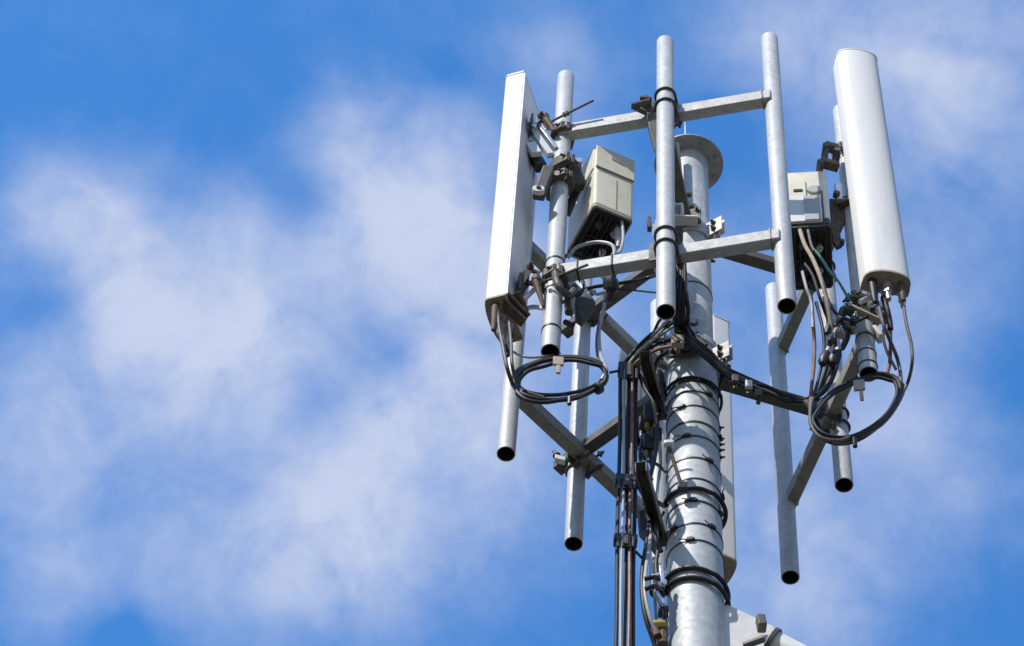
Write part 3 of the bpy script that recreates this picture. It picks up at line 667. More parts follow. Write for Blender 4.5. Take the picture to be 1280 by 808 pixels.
for (py, lb, sc) in ((463, 'black cable clamp gripping the top of the feeder bundle', 1.3), (602, 'black cable tie block midway down the feeder bundle', 1.0), (676, 'lower black cable tie block round the feeder bundle', .8)):
    xs = 786 - (py - 463) * .02
    o = thing('cable_clamp', aty(xs, py, YB), lb, 'cable clamp', 'clamps on the feeder bundle')
    b = MB(); b.box(aty(xs, py, YB), X_, Y_, Z_, .096, .05, .05 * sc); b.build('block', 'strap', o, bevel=.006)
    b = MB(); b.box(aty(xs, py, YB - .03), X_, Y_, Z_, .02, .02, .07 * sc); b.tube([aty(xs - 14, py + 1, YB), aty(xs - 24, py + 3, YB)], .006, 8) if py == 463 else None
    b.build('screw', 'dark', o)
    for k, xx in enumerate((-9, -3, 4, 10)):
        b = MB(); q = aty(xs + xx, py + 2, YB - .028); b.box(q, X_, Y_, Z_, .012, .012, .085 * sc); b.build('tie', 'strap', o, bevel=.002)
# branch cables from the feeder head to the right arm and loop
YRR = P4[1] + .02
G1 = 'cables running out along the right support arm'
def dY(px): return MY - .12 + max(0, (px - 900)) / 140 * (-.0) 
for i, (dy_, m_, r, lb) in enumerate(((-5, 'rubber', .009, 'topmost black cable running out on the right support arm'), (0, 'rubber', .0095, 'second black cable running out on the right support arm'), (4, 'cablegrey', .006, 'thin bleached cable running out on the right support arm'),
                                     (8, 'rubber', .009, 'third black cable running out on the right support arm'), (13, 'rubber', .008, 'lowest black cable running out on the right support arm'))):
    w_ = 3 * math.sin(i * 2.1)
    pts = [(848 + i, 410 + dy_ * .9, MY - .25), (868, 428 + dy_ * .6, MY - .26), (890, 446 + dy_ * .7, MY - .2), (905, 461 + dy_ * .5, MY - .17), (930, 474 + dy_ * .6 + w_, MY - .14), (960, 487 + dy_ * .6 - w_, MY - .12), (985, 497 + dy_ * .45, MY - .10), (1006, 500 + dy_ * .3, MY - .09)]
    pts += [[(1024, 488, MY - .14), (1038, 462, MY - .2), (1046, 436, MY - .25)], [(1028, 492, MY - .12), (1042, 470, MY - .2), (1050, 440, MY - .25)], [(1016, 512, YRR), (1014, 528, YRR)], [(1020, 496, MY - .14), (1030, 470, MY - .2), (1038, 440, MY - .25)], [(1018, 520, YRR), (1026, 538, YRR)]][i]
    cable(pts, r, m_, 'arm_cable', lb, group=G1)
for (x, y, lb) in ((919, 474, 'small clip holding cables to the right arm near the mast'), (936, 481, 'white marked clip holding cables midway on the right arm'), (948, 492, 'cluster clip under the right arm')):
    o = thing('arm_clip', aty(x, y, MY - .1), lb, 'clip')
    b = MB(); b.box(aty(x, y, MY - .17), X_, Y_, Z_, .03, .02, .05); b.build('clip_body', 'white' if x == 936 else 'dark', o, bevel=.003)
    b = MB(); b.tube([aty(x, y + 7, MY - .15), aty(x, y + 12, MY - .15)], .011, 6); b.build('clip_bolt', 'dark', o)
# cables hugging the mast behind the middle pipe
G2 = 'black cables bunched behind the middle pipe'
for i, (x0, x1) in enumerate(((846, 843), (850, 848), (855, 854), (853, 860))):
    cable([(x0, 318, P2[1] + .17), (x0 + 1, 350, P2[1] + .2), (x1, 385, P2[1] + .25), (x1 + 2, 412, MY - .22), (x1 + 8 + i * 5, 432, MY - .2)], .0095, 'rubber', 'jumper_cable',
          ['first black cable down behind the middle pipe', 'second black cable down behind the middle pipe', 'third black cable down behind the middle pipe', 'rightmost black cable down behind the middle pipe'][i], group=G2)
o = thing('cable_clamp', aty(848, 427, MY - .3), 'tan square cable clamp at the foot of the cables on the mast', 'cable clamp', 'clamps on the feeder bundle')
b = MB(); b.box(aty(847, 427, MY - .28), X_, Y_, Z_, .055, .03, .07); b.build('block', 'tag', o, bevel=.004)
b = MB(); p = aty(848, 427, MY - .30); b.tube([p, p - Y_ * .008], .009, 12); b.build('hole_plug', 'bore', o)
for (x, y, lb) in ((868, 405, 'upper black hook on the mast face'), (868, 421, 'lower black hook on the mast face')):
    o = thing('cable_hook', aty(x, y, MY - RU), lb, 'hook')
    b = MB(); b.tube(spline([aty(858, y - 3, MY - .14), aty(866, y + 1, MY - .14), aty(871, y, MY - .14), aty(872, y - 5, MY - .14)], 5), .008, 8); b.build('hook_body', 'dark', o)
# wraps round the mast
def wrap(py, r, lb, tails, tilt=0.0, m='rubber'):
    z = ring_z(py); pts = []
    for a in range(-175, 100, 9):
        d = ang(a); pts.append(Vector((MX, MY, z)) + d * (RL + r + .002 + (.004 if a > -60 else 0)) + Z_ * (tilt * math.cos(R(a)) * .1))
    pts = [aty(*q) for q in tails] + pts
    b = MB(); b.tube(spline(pts, 3), r, 10); o = b.build('wrap_cable', m); tag(o, lb, 'cable', 'black cables wrapped round the mast')
wrap(613, .010, 'thick black cable wrapped round the mast at the height of the lower stand-off arm', [(822, 628, MY - .12)], -.15)
wrap(713, .010, 'upper of two black cables wrapped low round the mast', [(806, 724, MY - .16), (820, 722, MY - .16)], -.25)
wrap(725, .010, 'lower of two black cables wrapped low round the mast', [(806, 737, MY - .16), (820, 733, MY - .16)], -.25)
wrap(474, .007, 'thin black cable wrapped round the mast just under the lower clamp', [(828, 476, MY - .12)], -.1)
# rod with white cap leaning on mast
o = thing('guide_rod', aty(836, 556, MY - .2), 'thin dark rod with a white cap leaning against the mast', 'rod')
b = MB(); b.tube([aty(836, 558, MY - .2), aty(852, 608, MY - .15)], .008, 10); b.build('rod_body', 'rust', o)
b = MB(); b.box(aty(836, 555, MY - .21), Vector((1, 0, .15)).normalized(), Y_, Z_, .045, .03, .028); b.build('rod_cap', 'white', o, bevel=.008)
b = MB(); b.box(aty(853, 609, MY - .15), X_, Y_, Z_, .04, .03, .045); b.build('rod_foot', 'strap', o, bevel=.004)

# cable cluster left of the mast
G3 = 'cables looping down close left of the mast'
cs = [([(824, 560, MY + .0), (826, 580, MY), (823, 600, MY - .02), (820, 640, MY - .04), (822, 690, MY - .05), (818, 730, MY - .05), (822, 808, MY - .02), (822, 860, MY)], .007, 'cablelight', 'pale cable running down just left of the mast'),
      ([(812, 650, MY - .05), (808, 680, MY - .08), (803, 715, MY - .1), (803, 745, MY - .1), (808, 775, MY - .08), (818, 805, MY - .04), (826, 840, MY)], .010, 'rubber', 'black cable bowing out furthest left of the mast'),
      ([(816, 645, MY - .05), (812, 680, MY - .09), (807, 715, MY - .12), (806, 740, MY - .12), (812, 770, MY - .1), (822, 798, MY - .06), (828, 840, MY)], .008, 'cablelight', 'pale cable bowing beside the black one'),
      ([(818, 735, MY - .1), (824, 750, MY - .1), (830, 765, MY - .1), (832, 800, MY - .04), (832, 850, MY)], .009, 'rubber', 'short black cable curling under the lower mast wraps'),
      ([(800, 470, YB), (806, 486, YB), (817, 505, YB), (822, 540, YB + .05), (818, 575, YB + .06), (812, 600, YB + .06), (806, 630, YB), (812, 652, YB)], .009, 'rubber', 'black cable snaking between the two stand-off arms'),
      ([(808, 520, MY + .1), (804, 545, MY + .05), (800, 570, MY), (806, 590, MY), (815, 600, MY)], .008, 'rubber', 'short black cable under the low cream radio unit'),
      ([(818, 515, MY + .1), (822, 540, MY + .05), (826, 565, MY), (824, 600, MY)], .006, 'cablelight', 'short pale cable under the low cream radio unit'),
      ([(826, 512, MY + .06), (818, 532, MY + .05), (812, 560, MY + .03), (816, 585, MY)], .009, 'rubber', 'black cable dropping from the low radio unit beside the mast'),
      ([(795, 690, YB), (803, 698, YB + .03), (808, 702, YB + .05)], .006, 'dark', 'little dark stay between the feeder bundle and the mast')]
for pts, r, m_, lb in cs: cable(pts, r, m_, 'jumper_cable', lb, group=G3)
for i, (x, y, dy_, s_, m_) in enumerate(((814, 520, .04, .07, 'dark'), (806, 532, .06, .055, 'under'), (812, 556, .03, .06, 'strap'), (820, 545, .02, .05, 'under'))):
    o = thing('connector_block', aty(x, y, MY + dy_), ['dark connector block hanging below the low radio unit', 'small dark connector block nearest the feeder bundle', 'lowest dark connector block above the lower stand-off arm', 'dark connector block tight against the mast'][i], 'connector')
    b = MB(); b.box(aty(x, y, MY + dy_), X_, Y_, Z_, s_, s_ * .8, s_ * 1.8); b.build('block', m_, o, bevel=.008)
    b = MB()
    for k in (-1, 1): q = aty(x, y, MY + dy_) + X_ * (s_ * .25 * k) - Z_ * s_ * .9; b.tube([q, q - Z_ * .04], .011, 10)
    b.build('connector_tip', 'fitting' if i % 2 else 'yellow', o)
# ladder-like cable bracket and yellow fitting low left of the mast
o = thing('cable_bracket', aty(826, 722, MY - .12), 'galvanized rung bracket holding the cables low left of the mast', 'bracket')
for q in (((815, 722), (832, 717)), ((813, 735), (832, 727)), ((826, 708), (829, 732)), ((819, 740), (830, 756))):
    b = MB(); b.beam(aty(*q[0], MY - .14), aty(*q[1], MY - .13), Y_, .02, .016); b.build('rung', 'fitting', o, bevel=.002)
o = thing('gland_fitting', aty(824, 780, MY - .08), 'yellow and brass cable gland at the bottom left of the mast', 'fitting')
b = MB(); b.tube([aty(816, 781, MY - .08), aty(832, 780, MY - .08)], .018, 12); b.build('gland_body', 'yellow', o, bevel=.002)
b = MB(); b.tube([aty(818, 786, MY - .08), aty(822, 795, MY - .08)], .016, 8); b.tube([aty(828, 788, MY - .06), aty(828, 806, MY - .06)], .022, 10); b.build('gland_nut', 'rust', o)
b = MB(); p = aty(829, 765, MY - .08); b.tube([p - X_ * .02, p + X_ * .02], .026, 16); b.build('gland_cap', 'strap', o, bevel=.004)

# left loop hanging under the left pipe
G4 = 'coiled spare cable loops hanging under the antennas'
YL = P1[1]
lo = thing('cable_loop', aty(697, 452, YL), 'coil of black jumper cable hanging under the left pipe, tied at the top', 'cable loop', G4)
def loop_cable(pts, r, m_, par, name='coil_turn', n=8, closed=True):
    b = MB(); b.tube(spline([aty(*p) for p in pts], n, closed), r, 10, closed=closed); return b.build(name, m_, par)
def ell(cx, cy, rx, ry, Y, skew=0, dyy=0, k=16):
    return [(cx + rx * math.cos(2 * math.pi * i / k) + skew * math.sin(2 * math.pi * i / k), cy + ry * math.sin(2 * math.pi * i / k) - dyy * math.cos(2 * math.pi * i / k), Y + .012 * math.sin(4 * math.pi * i / k)) for i in range(k)]
loop_cable(ell(700, 474, 57, 26, YL, 0, 5), .011, 'rubber', lo)
loop_cable(ell(700, 470, 58, 23.5, YL + .03, 0, 5), .0085, 'rubber', lo)
loop_cable([(x + 1.5 * math.sin(i * 1.7), y + 1.3 * math.cos(i * 2.3), Y) for i, (x, y, Y) in enumerate(ell(701, 477, 56, 25, YL - .01, -2, 7))], .0085, 'rubber', lo)
loop_cable([(x + 1.5 * math.cos(i * 1.3), y + 1.2 * math.sin(i * 1.9), Y) for i, (x, y, Y) in enumerate(ell(699, 473, 59, 26, YL + .015, 3, 3))], .006, 'cablegrey', lo)
b = MB(); b.box(aty(698, 452, YL - .03), X_, Y_, Z_, .045, .012, .06); b.box(aty(698, 462, YL - .03), X_, Y_, Z_, .018, .01, .06); b.build('loop_tag', 'tag', lo, bevel=.003)
for (x, y, a0, Yx, par) in ((652, 492, 40, YL, lo), (748, 486, -35, YL, lo), (1110, 516, -55, P4[1], None), (1022, 540, 50, P4[1], None)):
    if par is None: continue
    b = MB(); c = aty(x, y, Yx); dr = Vector((math.cos(R(a0)), 0, -math.sin(R(a0)) * 1.6)).normalized(); b.tube([c - dr * .011, c + dr * .011], .024, 12); b.build('tape_band', 'strap', par)
b = MB(); p = aty(712, 497, YL - .02); b.tube([p, p - Z_ * .05], .009, 8); b.build('loop_tie', 'strap', lo)
G5 = 'jumper cables under the left antenna'
for i, (pts, r, m_, lb) in enumerate([
    ([(622, 385, Ya + .05), (624, 410, Ya + .05), (628, 430, Ya + .05), (634, 460, Ya + .06), (642, 482, YL), (655, 495, YL), (672, 500, YL)], .0085, 'cablegrey', 'bleached cable dropping furthest left from the left antenna'),
    ([(636, 398, Ya + .08), (639, 430, Ya + .08), (640, 455, Ya + .08), (646, 478, YL), (658, 490, YL), (680, 497, YL)], .0075, 'cablegrey', 'second bleached cable dropping from the left antenna into the coil'),
    ([(640, 405, Ya + .1), (636, 432, Ya + .1), (645, 442, YL), (662, 447, YL), (685, 445, YL + .02), (700, 442, YL + .06)], .0055, 'cablelight', 'thin grey wire running from the left antenna to the foot of the pipe'),
    ([(757, 355, P1[1] + .3), (755, 385, P1[1] + .3), (749, 410, P1[1] + .25), (750, 440, P1[1] + .1), (757, 462, YL), (752, 475, YL)], .0085, 'cablelight', 'pale cable from the bar junction down to the right of the left coil'),
    ([(752, 390, P1[1] + .32), (746, 420, P1[1] + .2), (747, 445, P1[1] + .1), (755, 465, YL + .02), (745, 482, YL)], .006, 'cablegrey', 'thin bleached cable just left of the pale one above the left coil'),
    ]): cable(pts, r, m_, 'jumper_cable', lb, group=G5)
# cables round the left end of the lower bar and radio
jb = thing('junction_block', aty(763, 356, P1[1] + .22), 'black taped junction of cables under the lower near bar', 'junction')
b = MB(); b.tube(spline([aty(765, 343, P1[1] + .1), aty(763, 352, P1[1] + .1), aty(764, 362, P1[1] + .12), aty(759, 378, P1[1] + .16)], 5), [.022] * 5 + [.036] * 6 + [.02] * 5, 10); b.build('tape_wrap', 'strap', jb)
G6 = 'cables strung under the near frame'
Yn = P1[1] + .12
for i, (pts, r, m_, lb) in enumerate([
    ([(840, 336, P2[1] + .1), (815, 346, Yn), (790, 352, Yn), (763, 356, Yn), (738, 360, Yn), (720, 368, Yn), (706, 378, Yn), (698, 372, Yn - .06)], .0085, 'rubber', 'black cable strung below the lower near bar towards the left pipe'),
    ([(830, 367, P2[1] + .15), (800, 364, Yn), (785, 362, Yn), (764, 362, Yn)], .0045, 'rubber', 'thin black wire strung left from the middle pipe'),
    ([(770, 358, Yn), (748, 368, Yn + .1), (735, 362, Yn + .1), (722, 372, Yn + .1), (714, 385, Yn + .1), (722, 393, Yn + .1)], .008, 'cablelight', 'pale looping cable left of the taped junction'),
    ([(710, 322, P1[1] + .12), (722, 309, P1[1] + .1), (745, 303, P1[1] + .08), (764, 306, P1[1] + .05), (768, 316, P1[1] + .02), (764, 330, P1[1] + .05), (764, 345, Yn)], .0085, 'cablelight', 'pale cable arching below the left radio unit'),
    ([(777, 275, P1[1] + .05), (779, 295, P1[1] + .05), (776, 312, P1[1] + .05), (766, 325, P1[1] + .05)], .0075, 'cablelight', 'short pale cable leaving the boot under the left radio unit'),
    ([(703, 335, P1[1] + .14), (706, 322, P1[1] + .14), (716, 313, P1[1] + .12), (728, 318, P1[1] + .12)], .007, 'rubber', 'black cable curling at the left under the radio unit'),
    ([(738, 320, P1[1] + .14), (742, 332, P1[1] + .16), (752, 345, P1[1] + .16), (762, 352, Yn)], .008, 'rubber', 'black cable from the radio unit into the taped junction'),
    ([(750, 312, P1[1] + .14), (752, 328, P1[1] + .16), (760, 345, P1[1] + .16)], .008, 'rubber', 'short black cable beside the junction behind the bar'),
    ([(713, 345, Yn), (708, 352, Yn), (712, 364, Yn), (722, 370, Yn), (730, 360, Yn), (728, 350, Yn)], .008, 'rubber', 'small black curl of cable right of the left pipe'),
    ([(728, 352, Yn), (732, 364, Yn), (724, 376, Yn), (714, 372, Yn)], .008, 'plate', 'pale curved bracket cable right of the left pipe'),
    ([(845, 380, P2[1] + .3), (836, 398, P2[1] + .35), (818, 418, YB - .1), (800, 436, YB), (790, 452, YB)], .008, 'cablelight', 'pale cable sweeping from the middle pipe to the feeder clamp'),
    ]): cable(pts, r, m_, 'jumper_cable', lb, group=G6)
b = MB(); p = RP1(.2 * .78, .30 * .22, -.016); b.tube([p, p - Z_ * .03, p - Z_ * .12, p - Z_ * .17], [.019, .021, .016, .009], 14); b.build('boot', 'cablelight', ru1)
# junk brackets right of the left pipe under the bar
o = thing('clamp_cluster', aty(705, 365, P1[1] - .02), 'cluster of weathered clamp hooks right of the left pipe below the bar', 'clamp')
b = MB(); b.tube(spline([aty(694, 342, P1[1] - .08), aty(697, 356, P1[1] - .09), aty(705, 366, P1[1] - .07), aty(713, 369, P1[1] - .03), aty(718, 360, P1[1])], 6), .017, 10); b.build('hook_jaw', 'arm', o)
b = MB(); b.tube([aty(709, 374, P1[1]), aty(711, 391, P1[1])], [.014, .018], 10); b.build('hook_pin', 'rust', o)
b = MB(); b.prism([aty(x, y, P1[1] + .05) for x, y in ((718, 372), (738, 366), (745, 378), (728, 398), (720, 392))], Y_ * .05); b.build('clamp_body', 'dark', o, bevel=.006)
b = MB(); b.beam(aty(705, 402, P1[1] + .1), aty(717, 408, P1[1] + .1), Y_, .02, .02); b.build('clamp_foot', 'strap', o, bevel=.003)
b = MB(); b.box(aty(716, 376, P1[1] + .03), X_, Y_, Z_, .02, .03, .03); b.build('clamp_nut', 'white', o, bevel=.006)
# ties round the lower near bar
for (x, y, lb) in ((722, 334, 'thin black tie round the lower near bar next to the left pipe'), (765, 326, 'black tie round the lower near bar above the taped junction')):
    b = MB(); c = atz(x, y, Z1); s_ = (c - fpt(0, 0, 0, Z1)).dot(ft(0)); c = fpt(0, s_, 0, Z1); n0 = fn(0); w_, h_ = .055 / 2 + .003, .082 / 2 + .003
    pts = [c + n0 * w_ + Z_ * h_, c + n0 * w_ - Z_ * h_, c - n0 * w_ - Z_ * h_, c - n0 * w_ + Z_ * h_]
    b.tube(pts, .004, 8, closed=True); o = b.build('cable_tie', 'strap'); tag(o, lb, 'cable tie', 'ties round the lower near bar')
# white wires from lower left bracket to rear pipe
for (pts, lb) in (([(655, 375, Ya + .1), (662, 368, Ya + .12), (668, 362, Ya + .14)], 'short white strap between the left antenna foot and the rear pipe'), ([(658, 386, P1[1] + .1), (668, 384, P1[1] + .05), (680, 386, P1[1])], 'short white strap between the rear pipe and the left pipe')):
    b = MB(); b.tube(spline([aty(*p) for p in pts], 4), .011, 8); tag(b.build('white_strap', 'white'), lb, 'strap')

# right loop
YR = P4[1]
lo2 = thing('cable_loop', aty(1076, 480, YR), 'large tilted coil of black jumper cable under the right antenna pipe', 'cable loop', G4)
base_loop = [(1073, 476), (1094, 468), (1112, 470), (1123, 478), (1124, 492), (1112, 514), (1096, 530), (1074, 545), (1050, 551), (1028, 545), (1016, 531), (1018, 515), (1032, 498), (1052, 483)]
loop_cable([(x, y, YR + .0) for x, y in base_loop], .0115, 'rubber', lo2)
loop_cable([(x + 1, y + 4 - (8 if y < 500 else 0) * .3, YR + .03) for x, y in base_loop], .009, 'rubber', lo2)
loop_cable([(1075 + (x - 1075) * .96 + 2 * math.sin(x), 508 + (y - 508) * .90 + 1.5 * math.cos(x * 2), YR - .02) for x, y in base_loop], .008, 'rubber', lo2)
loop_cable([(1078 + (x - 1075) * 1.04, 509 + (y - 508) * 1.02 + 1.5 * math.sin(x * 3), YR + .015) for x, y in base_loop], .007, 'cablegrey', lo2)
b = MB(); b.box(aty(1074, 482, YR - .04), Vector((1, 0, .3)).normalized(), Y_, Z_, .05, .012, .075); b.box(aty(1077, 495, YR - .04), X_, Y_, Z_, .016, .01, .07); b.build('loop_tag', 'tag', lo2, bevel=.003)
b = MB(); p = aty(1068, 548, YR - .02); b.tube([p, p - Z_ * .06], .010, 8); b.build('loop_tie', 'strap', lo2)
b = MB(); b.tube([aty(1060, 478, YR - .02), aty(1072, 472, YR - .02)], .009, 8); b.build('loop_tie', 'strap', lo2)
G7 = 'jumper cables under the right antenna'
for (pts, r, m_, lb) in [
    ([(1091, 362, Yb + .0), (1098, 382, Yb), (1104, 405, Yb), (1112, 425, Yb + .05), (1122, 450, YR), (1126, 478, YR), (1118, 505, YR), (1100, 528, YR)], .0085, 'cablegrey', 'bleached cable curving from the right antenna foot into the coil'),
    ([(1113, 400, Yb + .05), (1113, 430, Yb + .08), (1112, 455, YR), (1108, 470, YR)], .008, 'rustcable', 'short brown cable dropping straight below the right antenna'),
    ([(1130, 385, Yb), (1133, 405, Yb), (1139, 430, Yb + .02), (1140, 455, Yb + .05), (1134, 480, YR), (1122, 500, YR), (1105, 522, YR), (1080, 541, YR)], .0075, 'cablegrey', 'outermost bleached cable bowing out right below the right antenna'),
    ([(1104, 372, Yb + .02), (1109, 388, Yb + .02), (1112, 402, Yb + .04), (1113, 412, Yb + .05)], .013, 'rubber', 'thick black cable boot between the antenna foot and the wing clamp'),
    ([(1014, 372, YR - .05), (1016, 400, YR - .05), (1018, 430, YR), (1017, 460, YR), (1014, 490, YR), (1013, 520, YR), (1018, 535, YR)], .0085, 'rustcable', 'dark red-brown cable hanging straight from the right radio unit'),
    ([(1003, 340, YR - .08), (1008, 360, YR - .08), (1014, 378, YR - .06), (1016, 410, YR - .05)], .007, 'cablelight', 'pale cable leaving the bottom left of the right radio unit'),
    ([(1006, 330, YR - .08), (1016, 345, YR - .08), (1024, 370, YR - .06), (1034, 398, YR), (1040, 412, YR)], .007, 'rubber', 'black cable slanting under the right radio unit'),
    ([(1000, 288, YR - .10), (1006, 306, YR - .11), (1016, 324, YR - .12), (1026, 348, YR - .12), (1033, 372, YR - .1), (1038, 400, YR - .05), (1042, 430, YR)], .0095, 'tag', 'thick tan cable slanting down from the front of the right radio unit'),
    ([(1010, 288, YR - .10), (1014, 306, YR - .11), (1018, 314, YR - .12)], .007, 'cablegrey', 'short pink-grey cable stub at the front of the right radio unit'),
    ([(1017, 312, YR - .12), (1026, 322, YR - .12), (1036, 338, YR - .12), (1048, 352, YR - .12), (1060, 372, YR - .1), (1066, 380, YR - .08)], .0065, 'green', 'thin green cable crossing under the right radio unit'),
    ([(1030, 372, YR - .05), (1036, 395, YR - .03), (1042, 415, YR), (1044, 440, YR), (1040, 468, YR + .0), (1028, 490, YR), (1017, 500, YR)], .009, 'rubber', 'black cable hanging from the right radio unit and bending left to the coil'),
    ([(1046, 410, YR - .03), (1040, 425, YR - .03), (1034, 440, YR - .02), (1028, 450, YR)], .010, 'cablelight', 'thick pale cable end pointing down left beside the right pipe'),
    ([(1062, 408, YR - .04), (1058, 424, YR - .04), (1052, 436, YR - .02)], .014, 'rubber', 'short thick black cable piece left of the right pipe foot'),
    ([(1040, 440, YR), (1042, 458, YR), (1034, 480, YR), (1022, 494, YR)], .0085, 'cablegrey', 'bleached cable below the black connectors right of the coil start'),
    ([(1016, 498, YR - .02), (1013, 512, YR - .02), (1014, 532, YR - .02), (1026, 547, YR - .02), (1048, 551, YR - .02), (1062, 547, YR - .02)], .008, 'cablegrey', 'bleached cable following the lower left of the right coil'),
    ]: cable(pts, r, m_, 'jumper_cable', lb, group=G7)
for i, (x, y, r) in enumerate(((1031, 448, .024), (1043, 448, .028), (1053, 392, .020), (1036, 410, .016))):
    o = thing('plug', aty(x, y, YR - .03), ['black cable plug at the left end of the connector group under the right radio', 'larger black plug beside the slanting bar under the right radio', 'black plug close left of the right pipe clamp', 'small black plug high on the cables under the right radio'][i], 'plug')
    b = MB(); p = aty(x, y, YR - .03); d = Vector((.25, 0, 1)).normalized(); b.tube([p - d * .05, p - d * .03, p + d * .03, p + d * .05], [r * .6, r, r, r * .55], 12); b.build('plug_body', 'strap', o)
    b = MB(); b.tube([p + d * .05, p + d * .075], r * .5, 10); b.build('plug_ring', 'fitting', o)

# plates under the rear arms' ends (angle clips)
for (x, y, Y, lb) in ((700, 577, fpt(2, 0, .1, 0).y, 'dark bolt and angle clip at the outer end of the lower left arm'), (722, 402, fpt(2, 0, .1, 0).y, 'dark bolt and angle clip at the outer end of the upper left arm')):
    o = thing('arm_end_clip', aty(x, y, Y), lb, 'clip')
    b = MB(); b.tube([aty(x - 8, y - 13, Y), aty(x - 1, y - 3, Y)], .008, 8); b.hexbolt(aty(x - 4, y - 7, Y), Vector((.3, 0, -1)), .014, .014); b.build('stud', 'dark', o)
    b = MB(); b.box(aty(x, y - 2, Y - .02), Vector((1, 0, -.3)).normalized(), Y_, Z_, .05, .03, .03); b.build('clip_plate', 'plate', o, bevel=.002)

# ------------------------------------------------------------------ lower right side arm
sa = thing('side_arm', aty(905, 800, MY), 'pale gusset plate and thick pale pipe leaving the mast at the lower right', 'side arm')
Yg = MY - .03
b = MB(); b.prism([aty(x, y, Yg) for x, y in ((899, 757), (909, 755.5), (967, 783), (974, 800), (960, 860), (899, 900))], Y_ * .014); b.build('gusset_plate', 'plate', sa, bevel=.002)
b = MB(); b.prism([aty(x, y, Yg - .003) for x, y in ((901, 762), (906, 757), (906, 900), (901, 900))], Y_ * .02); b.build('weld_strip', 'plate', sa)
pa, pb = aty(960, 805, Yg - .07), aty(1154, 905, Yg + .0)
b = MB(); dr = (pb - pa).normalized(); b.lathe(pa, [(.001, 0), (.058, 0), (.062, .01), (.062, (pb - pa).length), (.001, (pb - pa).length)], dr, 40); b.build('arm_pipe', 'plate', sa)
q = pa.lerp(pb, .02); b = MB(); b.lathe(q, [(.063, -.008), (.074, -.008), (.074, .008), (.063, .008)], dr, 40, closed=True); b.build('pipe_clamp', 'dark', sa)
b = MB(); b.beam(aty(950, 773, Yg - .05), aty(953, 786, Yg - .05), Y_, .05, .035); b.build('latch_block', 'arm', sa, bevel=.006)
b = MB(); b.beam(aty(929, 808, Yg - .03), aty(956, 798, Yg - .06), Y_, .03, .012); b.build('dark_strip', 'strap', sa)

# ------------------------------------------------------------------ small clutter in the dark gap left of the mast and by the clamps
G8 = 'small dark cables crowded between the feeder bundle and the mast'
for pts, r, m_, lb in [
    ([(834, 440, MY - .2), (822, 450, MY - .15), (818, 470, MY - .1), (826, 500, MY - .1), (832, 520, MY - .1)], .009, 'rubber', 'black cable hugging the left edge of the mast below the lower clamp'),
    ([(798, 560, MY + .05), (806, 575, MY + .02), (820, 580, MY - .02), (832, 590, MY - .05)], .007, 'rubber', 'short black cable crossing level just above the lower stand-off arm'),
    ([(797, 605, MY - .1), (806, 622, MY - .08), (812, 640, MY - .08), (818, 668, MY - .08), (826, 690, MY - .06)], .011, 'rubber', 'thick black cable behind the lower stand-off arm'),
    ([(800, 640, MY - .02), (808, 655, MY), (816, 660, MY), (824, 650, MY - .02), (830, 640, MY - .04)], .006, 'rubber', 'thin black sagging cable under the lower stand-off arm'),
    ([(822, 690, MY - .1), (820, 710, MY - .1), (824, 735, MY - .1), (830, 745, MY - .08)], .009, 'rubber', 'short black cable at the foot of the lower stand-off arm'),
    ([(812, 500, MY + .08), (806, 515, MY + .05), (812, 530, MY + .04), (820, 528, MY + .04)], .007, 'rubber', 'small black curl just under the low radio unit'),
    ([(830, 395, MY - .3), (822, 405, MY - .2), (812, 430, MY - .15), (806, 448, MY - .2)], .007, 'rubber', 'black cable arching down to the upper stand-off arm'),
    ([(846, 400, MY - .3), (832, 412, MY - .2), (818, 428, MY - .12), (812, 450, MY - .1), (816, 470, MY - .08)], .009, 'rubber', 'black cable arching from the middle pipe down behind the upper stand-off arm')]:
    cable(pts, r, m_, 'jumper_cable', lb, group=G8)
o = thing('rear_clamp', aty(812, 660, MY + .2), 'dark clamp at the far end of the low left crossbar by the mast', 'clamp')
b = MB(); b.prism([aty(x, y, MY + .15) for x, y in ((798, 640), (812, 632), (826, 655), (824, 690), (812, 672), (800, 660))], Y_ * .05); b.build('clamp_body', 'under', o, bevel=.004)
b = MB(); b.hexbolt(aty(812, 655, MY + .15), -Y_, .016, .014); b.build('clamp_bolt', 'dark', o)
o = thing('mast_bracket', aty(852, 400, MY - .2), 'dark vertical cable channel on the mast behind the foot of the middle pipe', 'bracket')
b = MB(); a_, e_ = aty(851, 340, MY - .19), aty(857, 436, MY - .16); b.beam(a_, e_, Y_, .03, .055); b.build('channel', 'dark', o, bevel=.003)
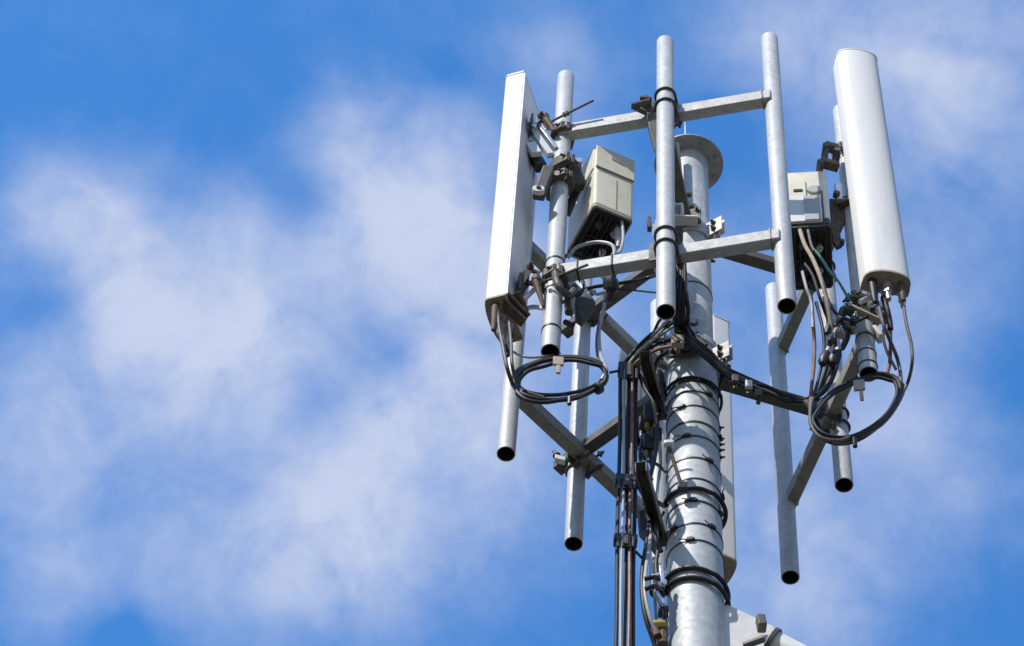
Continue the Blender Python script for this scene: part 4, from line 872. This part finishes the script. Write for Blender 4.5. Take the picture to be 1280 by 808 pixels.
for k, (x, y) in enumerate(((848, 352), (853, 378), (850, 402), (860, 420))):
    b = MB(); q = aty(x, y, MY - .23); b.box(q, Vector((1, 0, .3)).normalized(), Y_, Z_, .03, .02, .035); b.build('cable_cleat', 'dark' if k % 2 else 'strap', o, bevel=.004)
G9 = 'fixings round the foot of the right antenna pipe'
for i, (x, y, sx, sz, m_, lb) in enumerate(((1062, 388, .05, .045, 'dark', 'dark lump of clamp left of the right pipe clamp'), (1104, 398, .035, .05, 'dark', 'dark clamp jaw right of the right pipe clamp'), (1068, 400, .03, .05, 'under', 'narrow dark jaw just below the pale wing plate'),
        (1050, 418, .045, .02, 'tag', 'tan strip among the cables left of the right pipe'), (1040, 425, .02, .06, 'dark', 'dark strip among the cables over the slanting bar'), (1091, 374, .03, .05, 'fitting', 'shiny fitting at the head of the right pipe clamp'))):
    o = thing('pipe_fixing', aty(x, y, YR - .09), lb, 'fixing', G9)
    b = MB(); q = aty(x, y, YR - .09); ax = Vector((1, 0, -.45)).normalized(); az = Vector((.45, 0, 1)).normalized(); b.box(q, ax, Y_, az, sx, .04, sz); b.build('fixing_body', m_, o, bevel=.006)
    b = MB(); b.hexbolt(q - Y_ * .02, -Y_, .009, .009); b.build('fixing_bolt', 'fitting', o)

G10 = 'extra jumper cables crowding the right pipe foot'
for pts, r, m_, lb in [
    ([(1030, 365, YR - .06), (1040, 385, YR - .06), (1052, 402, YR - .06), (1056, 425, YR - .05), (1046, 445, YR - .04)], .008, 'rubber', 'black cable curling over the slanting bar below the right radio unit'),
    ([(1096, 372, YR - .1), (1088, 392, YR - .1), (1070, 402, YR - .1), (1054, 398, YR - .08), (1044, 408, YR - .06)], .007, 'rubber', 'black cable looping left under the right antenna foot'),
    ([(1108, 400, YR - .08), (1104, 418, YR - .07), (1108, 438, YR - .05), (1120, 462, YR - .02)], .0065, 'rubber', 'thin black cable between the right pipe end and the outer cables'),
    ([(1020, 378, YR - .04), (1028, 410, YR - .02), (1030, 440, YR), (1024, 470, YR), (1016, 500, YR)], .0075, 'rubber', 'black cable hanging left of the plugs below the right radio unit')]:
    cable(pts, r, m_, 'jumper_cable', lb, group=G10)
